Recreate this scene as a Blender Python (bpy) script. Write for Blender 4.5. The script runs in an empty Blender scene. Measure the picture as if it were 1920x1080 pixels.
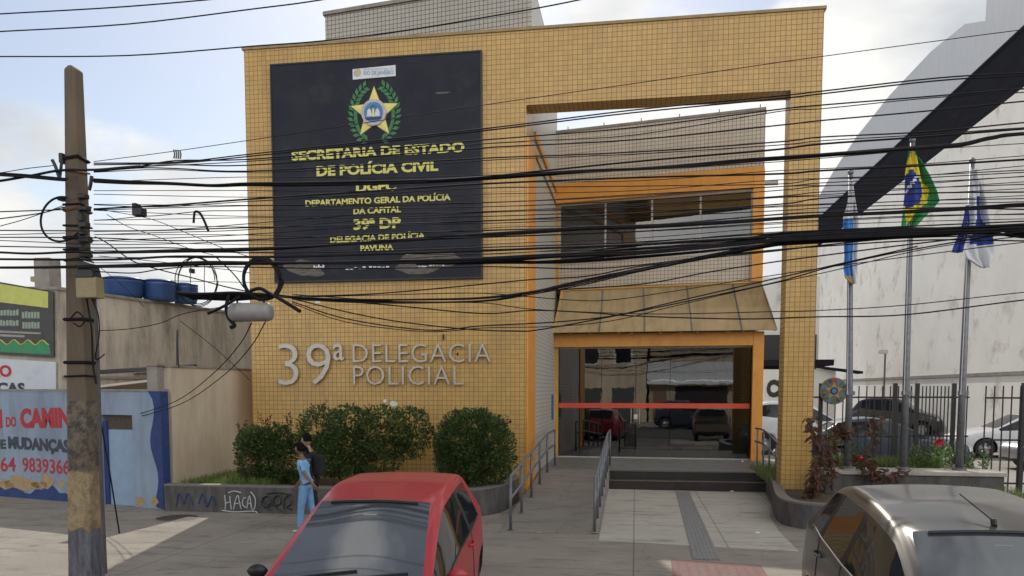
import bpy, bmesh, math, random
from mathutils import Vector, Matrix
from mathutils.bvhtree import BVHTree
random.seed(7)
R_ = math.radians
scene = bpy.context.scene
COL = scene.collection

# ------------------------------------------------------------------ camera, sky, sun, exposure
CAM_F, CAM_U, CAM_V, CAM_H = 1475.0, 960.0, 838.0, 2.4
YAW, PIT = R_(8.9), R_(4.2)
SUN_EL, SUN_AZ = R_(39.0), R_(-12.5)         # azimuth measured from +Y towards +X
EXPOSURE = 0.28
cam = bpy.data.cameras.new('camera'); cam_o = bpy.data.objects.new('camera', cam); COL.objects.link(cam_o)
cam_o.location = (0, 0, CAM_H); cam_o.rotation_euler = (R_(90) - PIT, 0, YAW)
cam.sensor_width = 36.0; cam.lens = CAM_F / 1920 * 36.0; cam.shift_y = (CAM_V - 540) / 1920
cam.clip_start = 0.05; cam.clip_end = 3000
scene.camera = cam_o
scene.view_settings.view_transform = 'Standard'; scene.view_settings.look = 'None'
scene.view_settings.gamma = 1.0; scene.view_settings.exposure = EXPOSURE
scene.view_settings.use_curve_mapping = False

world = bpy.data.worlds.new('World'); scene.world = world; world.use_nodes = True
wt = world.node_tree; wt.nodes.clear()
def wn(t, **k):
    n = wt.nodes.new(t)
    for a, v in k.items(): setattr(n, a, v)
    return n
w_out = wn('ShaderNodeOutputWorld'); w_bg = wn('ShaderNodeBackground'); w_bg.inputs[1].default_value = 0.095
w_sky = wn('ShaderNodeTexSky'); w_sky.sky_type = 'NISHITA'; w_sky.sun_disc = False
w_sky.sun_elevation = SUN_EL; w_sky.sun_rotation = SUN_AZ; w_sky.air_density = 1.0; w_sky.dust_density = 0.6; w_sky.ozone_density = 1.5
w_tc = wn('ShaderNodeTexCoord'); w_map = wn('ShaderNodeMapping'); w_map.inputs['Scale'].default_value = (1, 1, 2.0); w_map.inputs['Location'].default_value = (5.2, 0.3, 2.6)
w_noise = wn('ShaderNodeTexNoise'); w_noise.inputs['Scale'].default_value = 3.0; w_noise.inputs['Detail'].default_value = 8; w_noise.inputs['Roughness'].default_value = 0.52
w_sep = wn('ShaderNodeSeparateXYZ')
w_m1 = wn('ShaderNodeMath', operation='MULTIPLY_ADD'); w_m1.inputs[1].default_value = 0.20; w_m1.inputs[2].default_value = 0.09
w_add = wn('ShaderNodeMath', operation='ADD')
w_ramp = wn('ShaderNodeValToRGB'); w_ramp.color_ramp.elements[0].position = 0.485; w_ramp.color_ramp.elements[1].position = 0.585
w_ramp.color_ramp.interpolation = 'EASE'
w_n2 = wn('ShaderNodeTexNoise'); w_n2.inputs['Scale'].default_value = 4.5; w_n2.inputs['Detail'].default_value = 6
w_cc = wn('ShaderNodeMix', data_type='RGBA'); w_cc.inputs['A'].default_value = (5.2, 5.5, 5.9, 1); w_cc.inputs['B'].default_value = (9.0, 8.9, 8.6, 1)
w_sc = wn('ShaderNodeMix', data_type='RGBA', blend_type='ADD'); w_sc.inputs['Factor'].default_value = 1.0; w_sc.inputs['B'].default_value = (1.1, 0.75, 0.1, 1)
w_mix = wn('ShaderNodeMix', data_type='RGBA')
L = wt.links.new
L(w_tc.outputs['Generated'], w_map.inputs['Vector']); L(w_map.outputs['Vector'], w_noise.inputs['Vector']); L(w_map.outputs['Vector'], w_n2.inputs['Vector'])
w_mz = wn('ShaderNodeMath', operation='MULTIPLY_ADD', use_clamp=False); w_mz.inputs[1].default_value = -0.9; w_mz.inputs[2].default_value = 0.325
w_mx = wn('ShaderNodeMath', operation='MAXIMUM'); w_mx.inputs[1].default_value = -0.10; w_ad2 = wn('ShaderNodeMath', operation='ADD')
L(w_tc.outputs['Generated'], w_sep.inputs[0]); L(w_sep.outputs[0], w_m1.inputs[0]); L(w_sep.outputs[2], w_mz.inputs[0]); L(w_mz.outputs[0], w_mx.inputs[0])
L(w_noise.outputs['Fac'], w_add.inputs[0]); L(w_mx.outputs[0], w_ad2.inputs[0]); L(w_m1.outputs[0], w_ad2.inputs[1]); L(w_ad2.outputs[0], w_add.inputs[1]); L(w_add.outputs[0], w_ramp.inputs[0])
w_r2 = wn('ShaderNodeMapRange'); w_r2.inputs[1].default_value = .32; w_r2.inputs[2].default_value = .62; L(w_n2.outputs['Fac'], w_r2.inputs[0]); L(w_r2.outputs[0], w_cc.inputs['Factor'])
w_fl = wn('ShaderNodeMapRange'); w_fl.inputs[1].default_value = .1; w_fl.inputs[2].default_value = -.8; w_fl.inputs[3].default_value = 1.0; w_fl.inputs[4].default_value = 2.6; L(w_sep.outputs[1], w_fl.inputs[0])
w_lit = wn('ShaderNodeVectorMath', operation='SCALE'); L(w_cc.outputs['Result'], w_lit.inputs[0]); L(w_fl.outputs[0], w_lit.inputs['Scale'])
L(w_sky.outputs[0], w_sc.inputs['A'])
L(w_ramp.outputs[0], w_mix.inputs['Factor']); L(w_sc.outputs['Result'], w_mix.inputs['A']); L(w_lit.outputs[0], w_mix.inputs['B'])
L(w_mix.outputs['Result'], w_bg.inputs[0]); L(w_bg.outputs[0], w_out.inputs[0])

sun_l = bpy.data.lights.new('sun', 'SUN'); sun_o = bpy.data.objects.new('sun', sun_l); COL.objects.link(sun_o)
sun_l.energy = 2.6; sun_l.angle = R_(0.55); sun_l.color = (1.0, 0.94, 0.84)
sd = Vector((math.sin(SUN_AZ) * math.cos(SUN_EL), math.cos(SUN_AZ) * math.cos(SUN_EL), math.sin(SUN_EL)))
sun_o.rotation_euler = sd.to_track_quat('Z', 'Y').to_euler()

# ------------------------------------------------------------------ helpers
_cz, _sz, _cp, _sp = math.cos(YAW), math.sin(YAW), math.cos(PIT), math.sin(PIT)
_R = Vector((_cz, _sz, 0)); _F = Vector((-_sz * _cp, _cz * _cp, -_sp)); _U = _R.cross(_F)
_C = Vector((0, 0, CAM_H))
def ray(u, v): return _R * ((u - CAM_U) / CAM_F) + _U * ((CAM_V - v) / CAM_F) + _F
def onY(u, v, y): d = ray(u, v); return _C + d * (y / d.y)
def onX(u, v, x): d = ray(u, v); return _C + d * (x / d.x)
def onZ(u, v, z=0.0): d = ray(u, v); return _C + d * ((z - CAM_H) / d.z)

def nd(nt, t, **k):
    n = nt.nodes.new(t)
    for a, v in k.items(): setattr(n, a, v)
    return n
def c4(c): return (c[0], c[1], c[2], 1.0)
def base_mat(name):
    m = bpy.data.materials.new(name); m.use_nodes = True
    nt = m.node_tree; nt.nodes.clear()
    out = nd(nt, 'ShaderNodeOutputMaterial'); b = nd(nt, 'ShaderNodeBsdfPrincipled')
    nt.links.new(b.outputs[0], out.inputs[0])
    return m, nt, b
def mathn(nt, op, a, b=None, c=None, clamp=False):
    n = nd(nt, 'ShaderNodeMath', operation=op); n.use_clamp = clamp
    for i, x in enumerate((a, b, c)):
        if x is None: continue
        if isinstance(x, (int, float)): n.inputs[i].default_value = x
        else: nt.links.new(x, n.inputs[i])
    return n.outputs[0]
def mixc(nt, f, a, b, mode='MIX'):
    n = nd(nt, 'ShaderNodeMix', data_type='RGBA', blend_type=mode)
    for k, x in (('Factor', f), ('A', a), ('B', b)):
        if isinstance(x, (int, float)): n.inputs[k].default_value = x
        elif isinstance(x, tuple): n.inputs[k].default_value = c4(x)
        else: nt.links.new(x, n.inputs[k])
    return n.outputs['Result']
def noise(nt, vec, scale, detail=6, rough=0.6, stretch=None):
    if stretch:
        mp = nd(nt, 'ShaderNodeMapping'); mp.inputs['Scale'].default_value = stretch; nt.links.new(vec, mp.inputs[0]); vec = mp.outputs[0]
    n = nd(nt, 'ShaderNodeTexNoise'); n.inputs['Scale'].default_value = scale; n.inputs['Detail'].default_value = detail; n.inputs['Roughness'].default_value = rough
    nt.links.new(vec, n.inputs['Vector']); return n.outputs['Fac']
def ramp(nt, f, p0, p1, v0=0.0, v1=1.0):
    n = nd(nt, 'ShaderNodeMapRange'); n.inputs[1].default_value = p0; n.inputs[2].default_value = p1; n.inputs[3].default_value = v0; n.inputs[4].default_value = v1
    nt.links.new(f, n.inputs[0]); return n.outputs[0]
def bump(nt, b, h, strength=0.3, dist=0.01):
    n = nd(nt, 'ShaderNodeBump'); n.inputs['Strength'].default_value = strength; n.inputs['Distance'].default_value = dist
    nt.links.new(h, n.inputs['Height']); nt.links.new(n.outputs[0], b.inputs['Normal'])
def mat(name, c1, c2=None, scale=6.0, rough=0.7, metal=0.0, bmp=0.0, stretch=None, lo=0.35, hi=0.65, dirt=None, dirt_scale=2.0, dirt_lo=0.55, dirt_hi=0.75, dirt_stretch=None, ior=1.5, coat=0.0, dirt_amt=1.0, spec=0.5):
    m, nt, b = base_mat(name); tc = nd(nt, 'ShaderNodeTexCoord'); vec = tc.outputs['Object']
    b.inputs['Roughness'].default_value = rough; b.inputs['Metallic'].default_value = metal; b.inputs['IOR'].default_value = ior
    b.inputs['Specular IOR Level'].default_value = spec; b.inputs['Coat Weight'].default_value = coat; b.inputs['Coat Roughness'].default_value = 0.08
    if c2 is None: c2 = tuple(x * 0.8 for x in c1)
    f = noise(nt, vec, scale, 8, 0.62, stretch)
    col = mixc(nt, ramp(nt, f, lo, hi), c1, c2)
    if dirt is not None:
        g = noise(nt, vec, dirt_scale, 10, 0.68, dirt_stretch)
        col = mixc(nt, mathn(nt, 'MULTIPLY', ramp(nt, g, dirt_lo, dirt_hi), dirt_amt), col, dirt)
    nt.links.new(col, b.inputs['Base Color'])
    if bmp: bump(nt, b, noise(nt, vec, scale * 4, 6, 0.6, stretch), bmp, 0.02)
    return m
def tile_mat(name, ca, cb, grout, pitch=0.1, w=0.09, rough=0.35, stain=(0.2, 0.13, 0.06), stain_amt=0.35, bmp=0.3):
    m, nt, b = base_mat(name); tc = nd(nt, 'ShaderNodeTexCoord'); vec = tc.outputs['Object']
    geo = nd(nt, 'ShaderNodeNewGeometry')
    sv = nd(nt, 'ShaderNodeSeparateXYZ'); nt.links.new(vec, sv.inputs[0])
    sn = nd(nt, 'ShaderNodeSeparateXYZ'); nt.links.new(geo.outputs['True Normal'], sn.inputs[0])
    lines = None
    for i in range(3):
        q = mathn(nt, 'DIVIDE', sv.outputs[i], pitch); q = mathn(nt, 'ADD', q, 0.503)
        fr = mathn(nt, 'FRACT', q); d = mathn(nt, 'ABSOLUTE', mathn(nt, 'SUBTRACT', fr, 0.5))
        ln = ramp(nt, d, 0.5 - w, 0.5 - w * 0.45)
        an = mathn(nt, 'LESS_THAN', mathn(nt, 'ABSOLUTE', sn.outputs[i]), 0.6)
        ln = mathn(nt, 'MULTIPLY', ln, an)
        lines = ln if lines is None else mathn(nt, 'MAXIMUM', lines, ln)
    mp = nd(nt, 'ShaderNodeVectorMath', operation='SCALE'); mp.inputs['Scale'].default_value = 1 / pitch; nt.links.new(vec, mp.inputs[0])
    ad = nd(nt, 'ShaderNodeVectorMath', operation='ADD'); ad.inputs[1].default_value = (0.503, 0.503, 0.503); nt.links.new(mp.outputs[0], ad.inputs[0])
    fl = nd(nt, 'ShaderNodeVectorMath', operation='FLOOR'); nt.links.new(ad.outputs[0], fl.inputs[0])
    wnz = nd(nt, 'ShaderNodeTexWhiteNoise'); nt.links.new(fl.outputs[0], wnz.inputs['Vector'])
    big = noise(nt, vec, 0.7, 6, 0.6)
    f = mathn(nt, 'ADD', mathn(nt, 'MULTIPLY', wnz.outputs['Value'], 0.55), mathn(nt, 'MULTIPLY', ramp(nt, big, 0.3, 0.7), 0.45))
    col = mixc(nt, f, ca, cb)
    st = noise(nt, vec, 1.3, 9, 0.7, (1.6, 1.6, 0.3))
    col = mixc(nt, mathn(nt, 'MULTIPLY', ramp(nt, st, 0.5, 0.75), stain_amt), col, stain)
    col = mixc(nt, lines, col, grout)
    nt.links.new(col, b.inputs['Base Color'])
    nt.links.new(ramp(nt, lines, 0, 1, rough, 0.85), b.inputs['Roughness'])
    if bmp:
        bump(nt, b, mathn(nt, 'SUBTRACT', mathn(nt, 'MULTIPLY', wnz.outputs['Value'], 0.25), lines), bmp, 0.004)
    return m

class MB:
    def __init__(s): s.v = []; s.f = []; s.mi = []
    def add(s, vs, fs, mi=0):
        o = len(s.v); s.v += [Vector(p) for p in vs]; s.f += [tuple(i + o for i in f) for f in fs]; s.mi += [mi] * len(fs); return s
    def box(s, x0, x1, y0, y1, z0, z1, mi=0, M=None):
        p = [Vector(q) for q in ((x0, y0, z0), (x1, y0, z0), (x1, y1, z0), (x0, y1, z0), (x0, y0, z1), (x1, y0, z1), (x1, y1, z1), (x0, y1, z1))]
        if M: p = [M @ q for q in p]
        return s.add(p, [(3, 2, 1, 0), (4, 5, 6, 7), (0, 1, 5, 4), (1, 2, 6, 5), (2, 3, 7, 6), (3, 0, 4, 7)], mi)
    def prism(s, pts, off, mi=0):
        """closed polygon (list of 3D points) extruded by the vector off"""
        n = len(pts); off = Vector(off); a = [Vector(p) for p in pts]; b = [p + off for p in a]
        return s.add(a + b, [tuple(range(n - 1, -1, -1)), tuple(range(n, 2 * n))] + [(i, (i + 1) % n, n + (i + 1) % n, n + i) for i in range(n)], mi)
    def tube(s, pts, r, seg=6, mi=0, cap=True, closed=False):
        pts = [Vector(p) for p in pts]; n = len(pts)
        rs = r if isinstance(r, (list, tuple)) else [r] * n
        vs = []; up = None
        for i, p in enumerate(pts):
            a = pts[(i - 1) % n] if (i or closed) else p; b = pts[(i + 1) % n] if (i < n - 1 or closed) else p
            t = (b - a).normalized()
            if up is None: up = Vector((0, 0, 1)) if abs(t.z) < 0.9 else Vector((1, 0, 0))
            up = (up - t * up.dot(t))
            if up.length < 1e-5: up = Vector((0, 1, 0.1)) - t * Vector((0, 1, 0.1)).dot(t)
            up.normalize(); sd_ = t.cross(up)
            for k in range(seg):
                an = 2 * math.pi * k / seg
                vs.append(p + (up * math.cos(an) + sd_ * math.sin(an)) * rs[i])
        fs = []
        for i in range(n if closed else n - 1):
            j = (i + 1) % n
            for k in range(seg): fs.append((i * seg + k, i * seg + (k + 1) % seg, j * seg + (k + 1) % seg, j * seg + k))
        if cap and not closed: fs += [tuple(range(seg - 1, -1, -1)), tuple(range((n - 1) * seg, n * seg))]
        return s.add(vs, fs, mi)
    def lathe(s, prof, seg=24, c=(0, 0, 0), axis='Z', mi=0, closed=False):
        c = Vector(c); vs = []
        for (r, h) in prof:
            for k in range(seg):
                a = 2 * math.pi * k / seg; x, y = r * math.cos(a), r * math.sin(a)
                q = {'Z': (x, y, h), 'X': (h, x, y), 'Y': (y, h, x)}[axis]; vs.append(c + Vector(q))
        n = len(prof); fs = []
        for i in range(n if closed else n - 1):
            j = (i + 1) % n
            for k in range(seg): fs.append((i * seg + k, i * seg + (k + 1) % seg, j * seg + (k + 1) % seg, j * seg + k))
        if not closed: fs += [tuple(range(seg - 1, -1, -1)), tuple(range((n - 1) * seg, n * seg))]
        return s.add(vs, fs, mi)
    def grid(s, fn, nu, nv, mi=0, mfn=None):
        o = len(s.v)
        for j in range(nv + 1):
            for i in range(nu + 1): s.v.append(Vector(fn(i / nu, j / nv)))
        for j in range(nv):
            for i in range(nu):
                a = o + j * (nu + 1) + i; s.f.append((a, a + 1, a + nu + 2, a + nu + 1))
                s.mi.append(mfn((i + .5) / nu, (j + .5) / nv) if mfn else mi)
        return s
    def build(s, name, mats, parent=None, smooth=False, bevel=0.0, xf=None):
        me = bpy.data.meshes.new(name)
        vs = [xf @ p for p in s.v] if xf else s.v
        me.from_pydata([tuple(p) for p in vs], [], s.f)
        if not isinstance(mats, (list, tuple)): mats = [mats]
        for m in mats: me.materials.append(m)
        me.polygons.foreach_set('material_index', s.mi)
        bm = bmesh.new(); bm.from_mesh(me); bmesh.ops.recalc_face_normals(bm, faces=bm.faces)
        if bevel: bmesh.ops.bevel(bm, geom=[e for e in bm.edges if len(e.link_faces) == 2 and e.calc_face_angle(0) > 0.6], offset=bevel, segments=2, profile=0.6, affect='EDGES', clamp_overlap=True)
        bm.to_mesh(me); bm.free()
        if smooth: me.polygons.foreach_set('use_smooth', [True] * len(me.polygons)); 
        me.update()
        o = bpy.data.objects.new(name, me); COL.objects.link(o)
        if parent:
            o.parent = parent; o.matrix_parent_inverse = Matrix.Translation(-parent.location) if parent.type == 'EMPTY' else Matrix.Identity(4)
        return o
def thing(name, label, cat, loc=(0, 0, 0), group=None):
    o = bpy.data.objects.new(name, None); COL.objects.link(o); o.location = loc; o.empty_display_size = 0.2
    return tag(o, label, cat, group)
def tag(o, label=None, cat=None, group=None, kind=None):
    if label: o['label'] = label
    if cat: o['category'] = cat
    if group: o['group'] = group
    if kind: o['kind'] = kind
    return o
def part(mb, name, m, parent, **k): return mb.build(name, m, parent, **k)
def box_part(name, m, parent, *b, bevel=0.0): return MB().box(*b).build(name, m, parent, bevel=bevel)
def eval_mesh(o):
    dg = bpy.context.evaluated_depsgraph_get(); dg.update()
    return bpy.data.meshes.new_from_object(o.evaluated_get(dg))
def spline(pts, n=8):
    """Catmull-Rom through pts"""
    pts = [Vector(p) for p in pts]
    if len(pts) < 3: return pts
    P = [pts[0] * 2 - pts[1]] + pts + [pts[-1] * 2 - pts[-2]]; out = []
    for i in range(1, len(P) - 2):
        a, b, c, d = P[i - 1], P[i], P[i + 1], P[i + 2]
        for k in range(n):
            t = k / n
            out.append(0.5 * ((2 * b) + (c - a) * t + (2 * a - 5 * b + 4 * c - d) * t * t + (3 * b - a - 3 * c + d) * t ** 3))
    out.append(pts[-1]); return out
def text_mesh(s, bold=0.0, extrude=0.02, spacing=1.0):
    cu = bpy.data.curves.new('lettering', 'FONT'); cu.body = s; cu.size = 1.0; cu.offset = bold; cu.extrude = extrude; cu.resolution_u = 3; cu.space_character = spacing
    o = bpy.data.objects.new('lettering', cu); COL.objects.link(o)
    me = eval_mesh(o); bpy.data.objects.remove(o); bpy.data.curves.remove(cu)
    return me
def lettering(s, x0, x1, z0, z1, y, depth, m, name, parent, bold=0.0, spacing=1.0, rise=0.0, cap_only=True, cut=None, pos=None, dirx=None):
    """text standing in the XZ plane, facing -Y, fitted to the rectangle; optional base point pos and direction dirx"""
    me = text_mesh(s, bold, 0.5, spacing)
    xs = [v.co.x for v in me.vertices]; a, b = min(xs), max(xs)
    ref = text_mesh('H', bold, 0.0); hs = [v.co.y for v in ref.vertices]; hb, ht = min(hs), max(hs); bpy.data.meshes.remove(ref)
    for v in me.vertices:
        fx = (v.co.x - a) / (b - a); fz = (v.co.y - hb) / (ht - hb)
        X = x0 + (x1 - x0) * fx; Z = z0 + (z1 - z0) * fz + rise * fx; Yd = y - depth * (v.co.z + 0.5)
        if dirx is not None:
            p = Vector((pos[0], pos[1], 0)) + Vector((dirx[0], dirx[1], 0)) * (X) + Vector((dirx[1], -dirx[0], 0)) * (depth * (v.co.z + 0.5) + y)
            v.co = (p.x, p.y, Z)
        else: v.co = (X, Yd, Z)
    me.materials.clear(); me.materials.append(m); me.name = name
    o = bpy.data.objects.new(name, me); COL.objects.link(o)
    if parent:
        o.parent = parent
        if parent.type == 'EMPTY': o.matrix_parent_inverse = Matrix.Translation(-parent.location)
    return o

# ------------------------------------------------------------------ materials
TILE_Y = tile_mat('yellow_tile', (0.57, 0.355, 0.108), (0.455, 0.28, 0.083), (0.22, 0.135, 0.06), 0.1, 0.075, 0.32, stain_amt=0.5)
TILE_G = tile_mat('grey_tile', (0.44, 0.41, 0.36), (0.38, 0.355, 0.31), (0.09, 0.08, 0.065), 0.1, 0.09, 0.4, (0.12, 0.1, 0.08), 0.25)
TILE_B = tile_mat('beige_tile', (0.58, 0.50, 0.40), (0.51, 0.44, 0.345), (0.16, 0.12, 0.085), 0.1, 0.075, 0.4, (0.2, 0.15, 0.1), 0.22)
TILE_W = tile_mat('white_tile', (0.56, 0.54, 0.49), (0.50, 0.48, 0.43), (0.25, 0.23, 0.2), 0.1, 0.07, 0.4, (0.25, 0.22, 0.17), 0.2)
ORANGE = mat('orange_paint', (0.74, 0.33, 0.06), (0.64, 0.27, 0.045), 3, 0.45, bmp=0.03, dirt=(0.28, 0.12, 0.03), dirt_scale=2.5, dirt_stretch=(2, 2, .4), dirt_lo=.55, dirt_hi=.85, dirt_amt=.6)
OCHRE = mat('ochre_trim_paint', (0.58, 0.34, 0.09), (0.5, 0.27, 0.06), 3, 0.5)
AWN = mat('ochre_awning_sheet', (0.47, 0.345, 0.175), (0.39, 0.28, 0.14), 2.2, 0.55, dirt=(0.17, 0.115, 0.06), dirt_scale=1.5, dirt_stretch=(3, 3, .5), dirt_lo=.45, dirt_hi=.8, dirt_amt=.6)
STEEL = mat('galvanised_steel', (0.20, 0.205, 0.22), (0.14, 0.145, 0.16), 14, 0.5, 0.6, dirt=(0.14, 0.11, 0.09), dirt_scale=6, dirt_amt=.4)
RAIL = mat('grey_rail_paint', (0.16, 0.17, 0.19), (0.12, 0.125, 0.14), 14, 0.4, 0.3, dirt=(0.09, 0.06, 0.05), dirt_scale=8, dirt_amt=.5)
LETTER = mat('brushed_steel_lettering', (0.50, 0.47, 0.42), (0.40, 0.37, 0.33), 9, 0.42, 0.5, stretch=(1, 1, 6))
NAVY = mat('navy_board', (0.013, 0.015, 0.026), (0.022, 0.023, 0.032), 2.0, 0.6, spec=0.25, dirt=(0.05, 0.048, 0.045), dirt_scale=1.6, dirt_lo=.55, dirt_hi=.8, dirt_amt=.7)
SIGNY = mat('yellow_lettering_paint', (0.66, 0.62, 0.16), (0.55, 0.5, 0.14), 12, 0.5)
STARY = mat('emblem_yellow', (0.74, 0.66, 0.2), (0.66, 0.58, 0.16), 5, 0.45)
LEAFG = mat('emblem_green', (0.04, 0.20, 0.06), (0.025, 0.12, 0.04), 14, 0.5)
EMW = mat('emblem_white', (0.66, 0.66, 0.64), (0.5, 0.5, 0.52), 12, 0.5)
EMB = mat('emblem_blue', (0.06, 0.22, 0.46), (0.05, 0.17, 0.4), 12, 0.5)
EMN = mat('emblem_navy', (0.02, 0.04, 0.16), (0.02, 0.03, 0.12), 12, 0.5)
EMR = mat('emblem_red', (0.5, 0.03, 0.04), (0.4, 0.03, 0.03), 12, 0.5)
PLATE = mat('white_plate', (0.66, 0.68, 0.68), (0.56, 0.58, 0.6), 8, 0.4)
SCRAPE = mat('scraped_board', (0.17, 0.15, 0.125), (0.07, 0.06, 0.052), 7, 0.85, stretch=(1, 1, 3), lo=.3, hi=.7)
BLACKM = mat('black_paint', (0.018, 0.018, 0.02), (0.012, 0.012, 0.013), 10, 0.45)
WIRE = mat('black_cable_sheath', (0.012, 0.012, 0.014), (0.020, 0.019, 0.021), 8, 0.85, spec=0.15)
WIREG = mat('grey_cable_sheath', (0.10, 0.10, 0.13), (0.07, 0.07, 0.09), 8, 0.5)
CONC = mat('weathered_concrete', (0.30, 0.275, 0.24), (0.22, 0.2, 0.175), 3, 0.9, bmp=.2, dirt=(0.09, 0.08, 0.07), dirt_scale=2.2, dirt_lo=.5, dirt_hi=.78, dirt_amt=.7)
PLANT_W = mat('dark_planter_stone', (0.115, 0.11, 0.105), (0.06, 0.058, 0.058), 7, 0.75, bmp=.2, stretch=(1, 1, .3), dirt=(0.045, 0.042, 0.04), dirt_scale=2.5, dirt_stretch=(2, 2, .5), dirt_lo=.45, dirt_hi=.75, dirt_amt=.8)
GRANITE = mat('black_granite', (0.022, 0.021, 0.021), (0.05, 0.047, 0.044), 60, 0.28, dirt=(0.09, 0.08, 0.07), dirt_scale=3, dirt_amt=.5)
GRAN_EDGE = mat('worn_granite_edge', (0.20, 0.19, 0.175), (0.13, 0.12, 0.11), 30, 0.5)
PLAT = mat('platform_stone', (0.19, 0.18, 0.165), (0.12, 0.115, 0.105), 6, 0.5, dirt=(0.06, 0.055, 0.05), dirt_scale=3, dirt_amt=.6)
SOIL = mat('dry_soil', (0.11, 0.08, 0.05), (0.06, 0.045, 0.03), 12, 0.95, bmp=.5)
def wall_mat(name, c1, c2, stain, streak, low=None):
    m, nt, b = base_mat(name); tc = nd(nt, 'ShaderNodeTexCoord'); vec = tc.outputs['Object']
    b.inputs['Roughness'].default_value = 0.88
    col = mixc(nt, ramp(nt, noise(nt, vec, 1.1, 8), .32, .68), c1, c2)
    col = mixc(nt, mathn(nt, 'MULTIPLY', ramp(nt, noise(nt, vec, 1.4, 10, .7, (1.5, 1.5, .3)), .46, .70), streak), col, stain)
    col = mixc(nt, mathn(nt, 'MULTIPLY', ramp(nt, noise(nt, vec, 5.5, 8, .75), .58, .74), .5 * streak), col, tuple(x * .6 for x in stain))
    nt.links.new(col, b.inputs['Base Color']); bump(nt, b, noise(nt, vec, 12, 8, .7), .25, .02)
    return m
BEIGE = wall_mat('stained_beige_render', (0.52, 0.47, 0.39), (0.43, 0.38, 0.31), (0.14, 0.12, 0.10), .85)
BEIGE2 = wall_mat('cream_render', (0.56, 0.48, 0.365), (0.49, 0.41, 0.31), (0.3, 0.22, 0.15), .5)
BLUE = wall_mat('pale_blue_limewash', (0.28, 0.35, 0.45), (0.235, 0.295, 0.385), (0.15, 0.175, 0.21), .8)
BLUED = mat('pale_blue_door_paint', (0.26, 0.36, 0.50), (0.23, 0.32, 0.45), 4, 0.5, dirt=(.18, .24, .33), dirt_scale=3, dirt_amt=.5)
NAVYP = mat('navy_wall_paint', (0.022, 0.05, 0.19), (0.016, 0.035, 0.13), 5, 0.7, dirt=(.07, .07, .1), dirt_scale=6, dirt_amt=.5)
PEEL = mat('peeled_ochre_plaster', (0.42, 0.30, 0.16), (0.33, 0.23, 0.13), 9, 0.9)
WHITEB = mat('white_warehouse_render', (0.82, 0.80, 0.755), (0.75, 0.73, 0.69), .5, .9, bmp=.1, dirt=(.32, .25, .18), dirt_scale=.7, dirt_lo=.545, dirt_hi=.70, dirt_amt=.65)
METAL = mat('grey_corrugated_cladding', (0.42, 0.44, 0.47), (0.36, 0.38, 0.41), 5, 0.5, 0.2, stretch=(1, 3, .2), dirt=(.28, .29, .31), dirt_scale=2, dirt_stretch=(1, 3, .3), dirt_amt=.5)
DARKB = mat('dark_eave_panel', (0.030, 0.031, 0.038), (0.020, 0.021, 0.026), 3, 0.95, spec=0.0, stretch=(1, .2, 6))
SIGNW = mat('white_painted_board', (0.55, 0.58, 0.62), (0.48, 0.51, 0.56), 3, 0.6, dirt=(.3, .3, .3), dirt_scale=3, dirt_amt=.4)
REDP = mat('red_sign_paint', (0.42, 0.025, 0.035), (0.34, 0.02, 0.03), 9, 0.6)
DKP = mat('dark_sign_paint', (0.03, 0.035, 0.06), (0.05, 0.055, 0.075), 9, 0.6)
BANN = mat('dark_banner', (0.05, 0.046, 0.045), (0.035, 0.033, 0.034), 5, 0.5)
BANY = mat('lime_banner', (0.50, 0.52, 0.12), (0.42, 0.44, 0.10), 6, 0.5)
BANG = mat('green_banner', (0.03, 0.24, 0.10), (0.025, 0.19, 0.08), 6, 0.5)
BANL = mat('faded_green_lettering', (0.20, 0.32, 0.22), (0.28, 0.30, 0.27), 18, 0.5)
TANK = mat('blue_tank_plastic', (0.035, 0.085, 0.24), (0.028, 0.065, 0.19), 4, 0.38)
TAN = mat('tan_box_paint', (0.32, 0.26, 0.15), (0.26, 0.21, 0.12), 7, 0.6)
GREYE = mat('grey_enclosure_plastic', (0.30, 0.295, 0.28), (0.23, 0.225, 0.22), 5, 0.5, dirt=(.2, .18, .16), dirt_scale=6, dirt_amt=.5)
RUBBER = mat('tyre_rubber', (0.016, 0.016, 0.016), (0.024, 0.023, 0.022), 20, 0.8)
ALLOY = mat('alloy_rim', (0.42, 0.42, 0.43), (0.34, 0.34, 0.35), 10, 0.35, 0.8)
CHROME = mat('chrome', (0.6, 0.6, 0.6), (0.5, 0.5, 0.5), 5, 0.18, 1.0)
STRIPE = mat('red_glass_stripe', (0.70, 0.085, 0.05), (0.60, 0.07, 0.04), 4, 0.45)
SKIN = mat('brown_skin', (0.20, 0.105, 0.065), (0.17, 0.09, 0.055), 10, 0.5)
SKIN2 = mat('light_brown_skin', (0.33, 0.2, 0.14), (0.29, 0.17, 0.12), 10, 0.5)
HAIR = mat('black_hair', (0.006, 0.005, 0.005), (0.010, 0.009, 0.008), 40, 0.95, spec=0.1)
CLB = mat('pale_blue_cotton', (0.20, 0.42, 0.68), (0.16, 0.35, 0.6), 10, 0.85, bmp=.2)
JEAN = mat('light_blue_denim', (0.17, 0.34, 0.58), (0.13, 0.27, 0.48), 12, 0.9, bmp=.2)
CLK = mat('black_cotton', (0.010, 0.010, 0.012), (0.016, 0.016, 0.018), 10, 0.9, bmp=.2)
SHOE = mat('white_canvas_shoe', (0.5, 0.5, 0.5), (0.4, 0.4, 0.4), 10, 0.7)
TACT = mat('grey_tactile_paving', (0.26, 0.255, 0.25), (0.205, 0.2, 0.198), 9, 0.8, dirt=(.24, .23, .215), dirt_scale=4, dirt_amt=.4)
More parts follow.
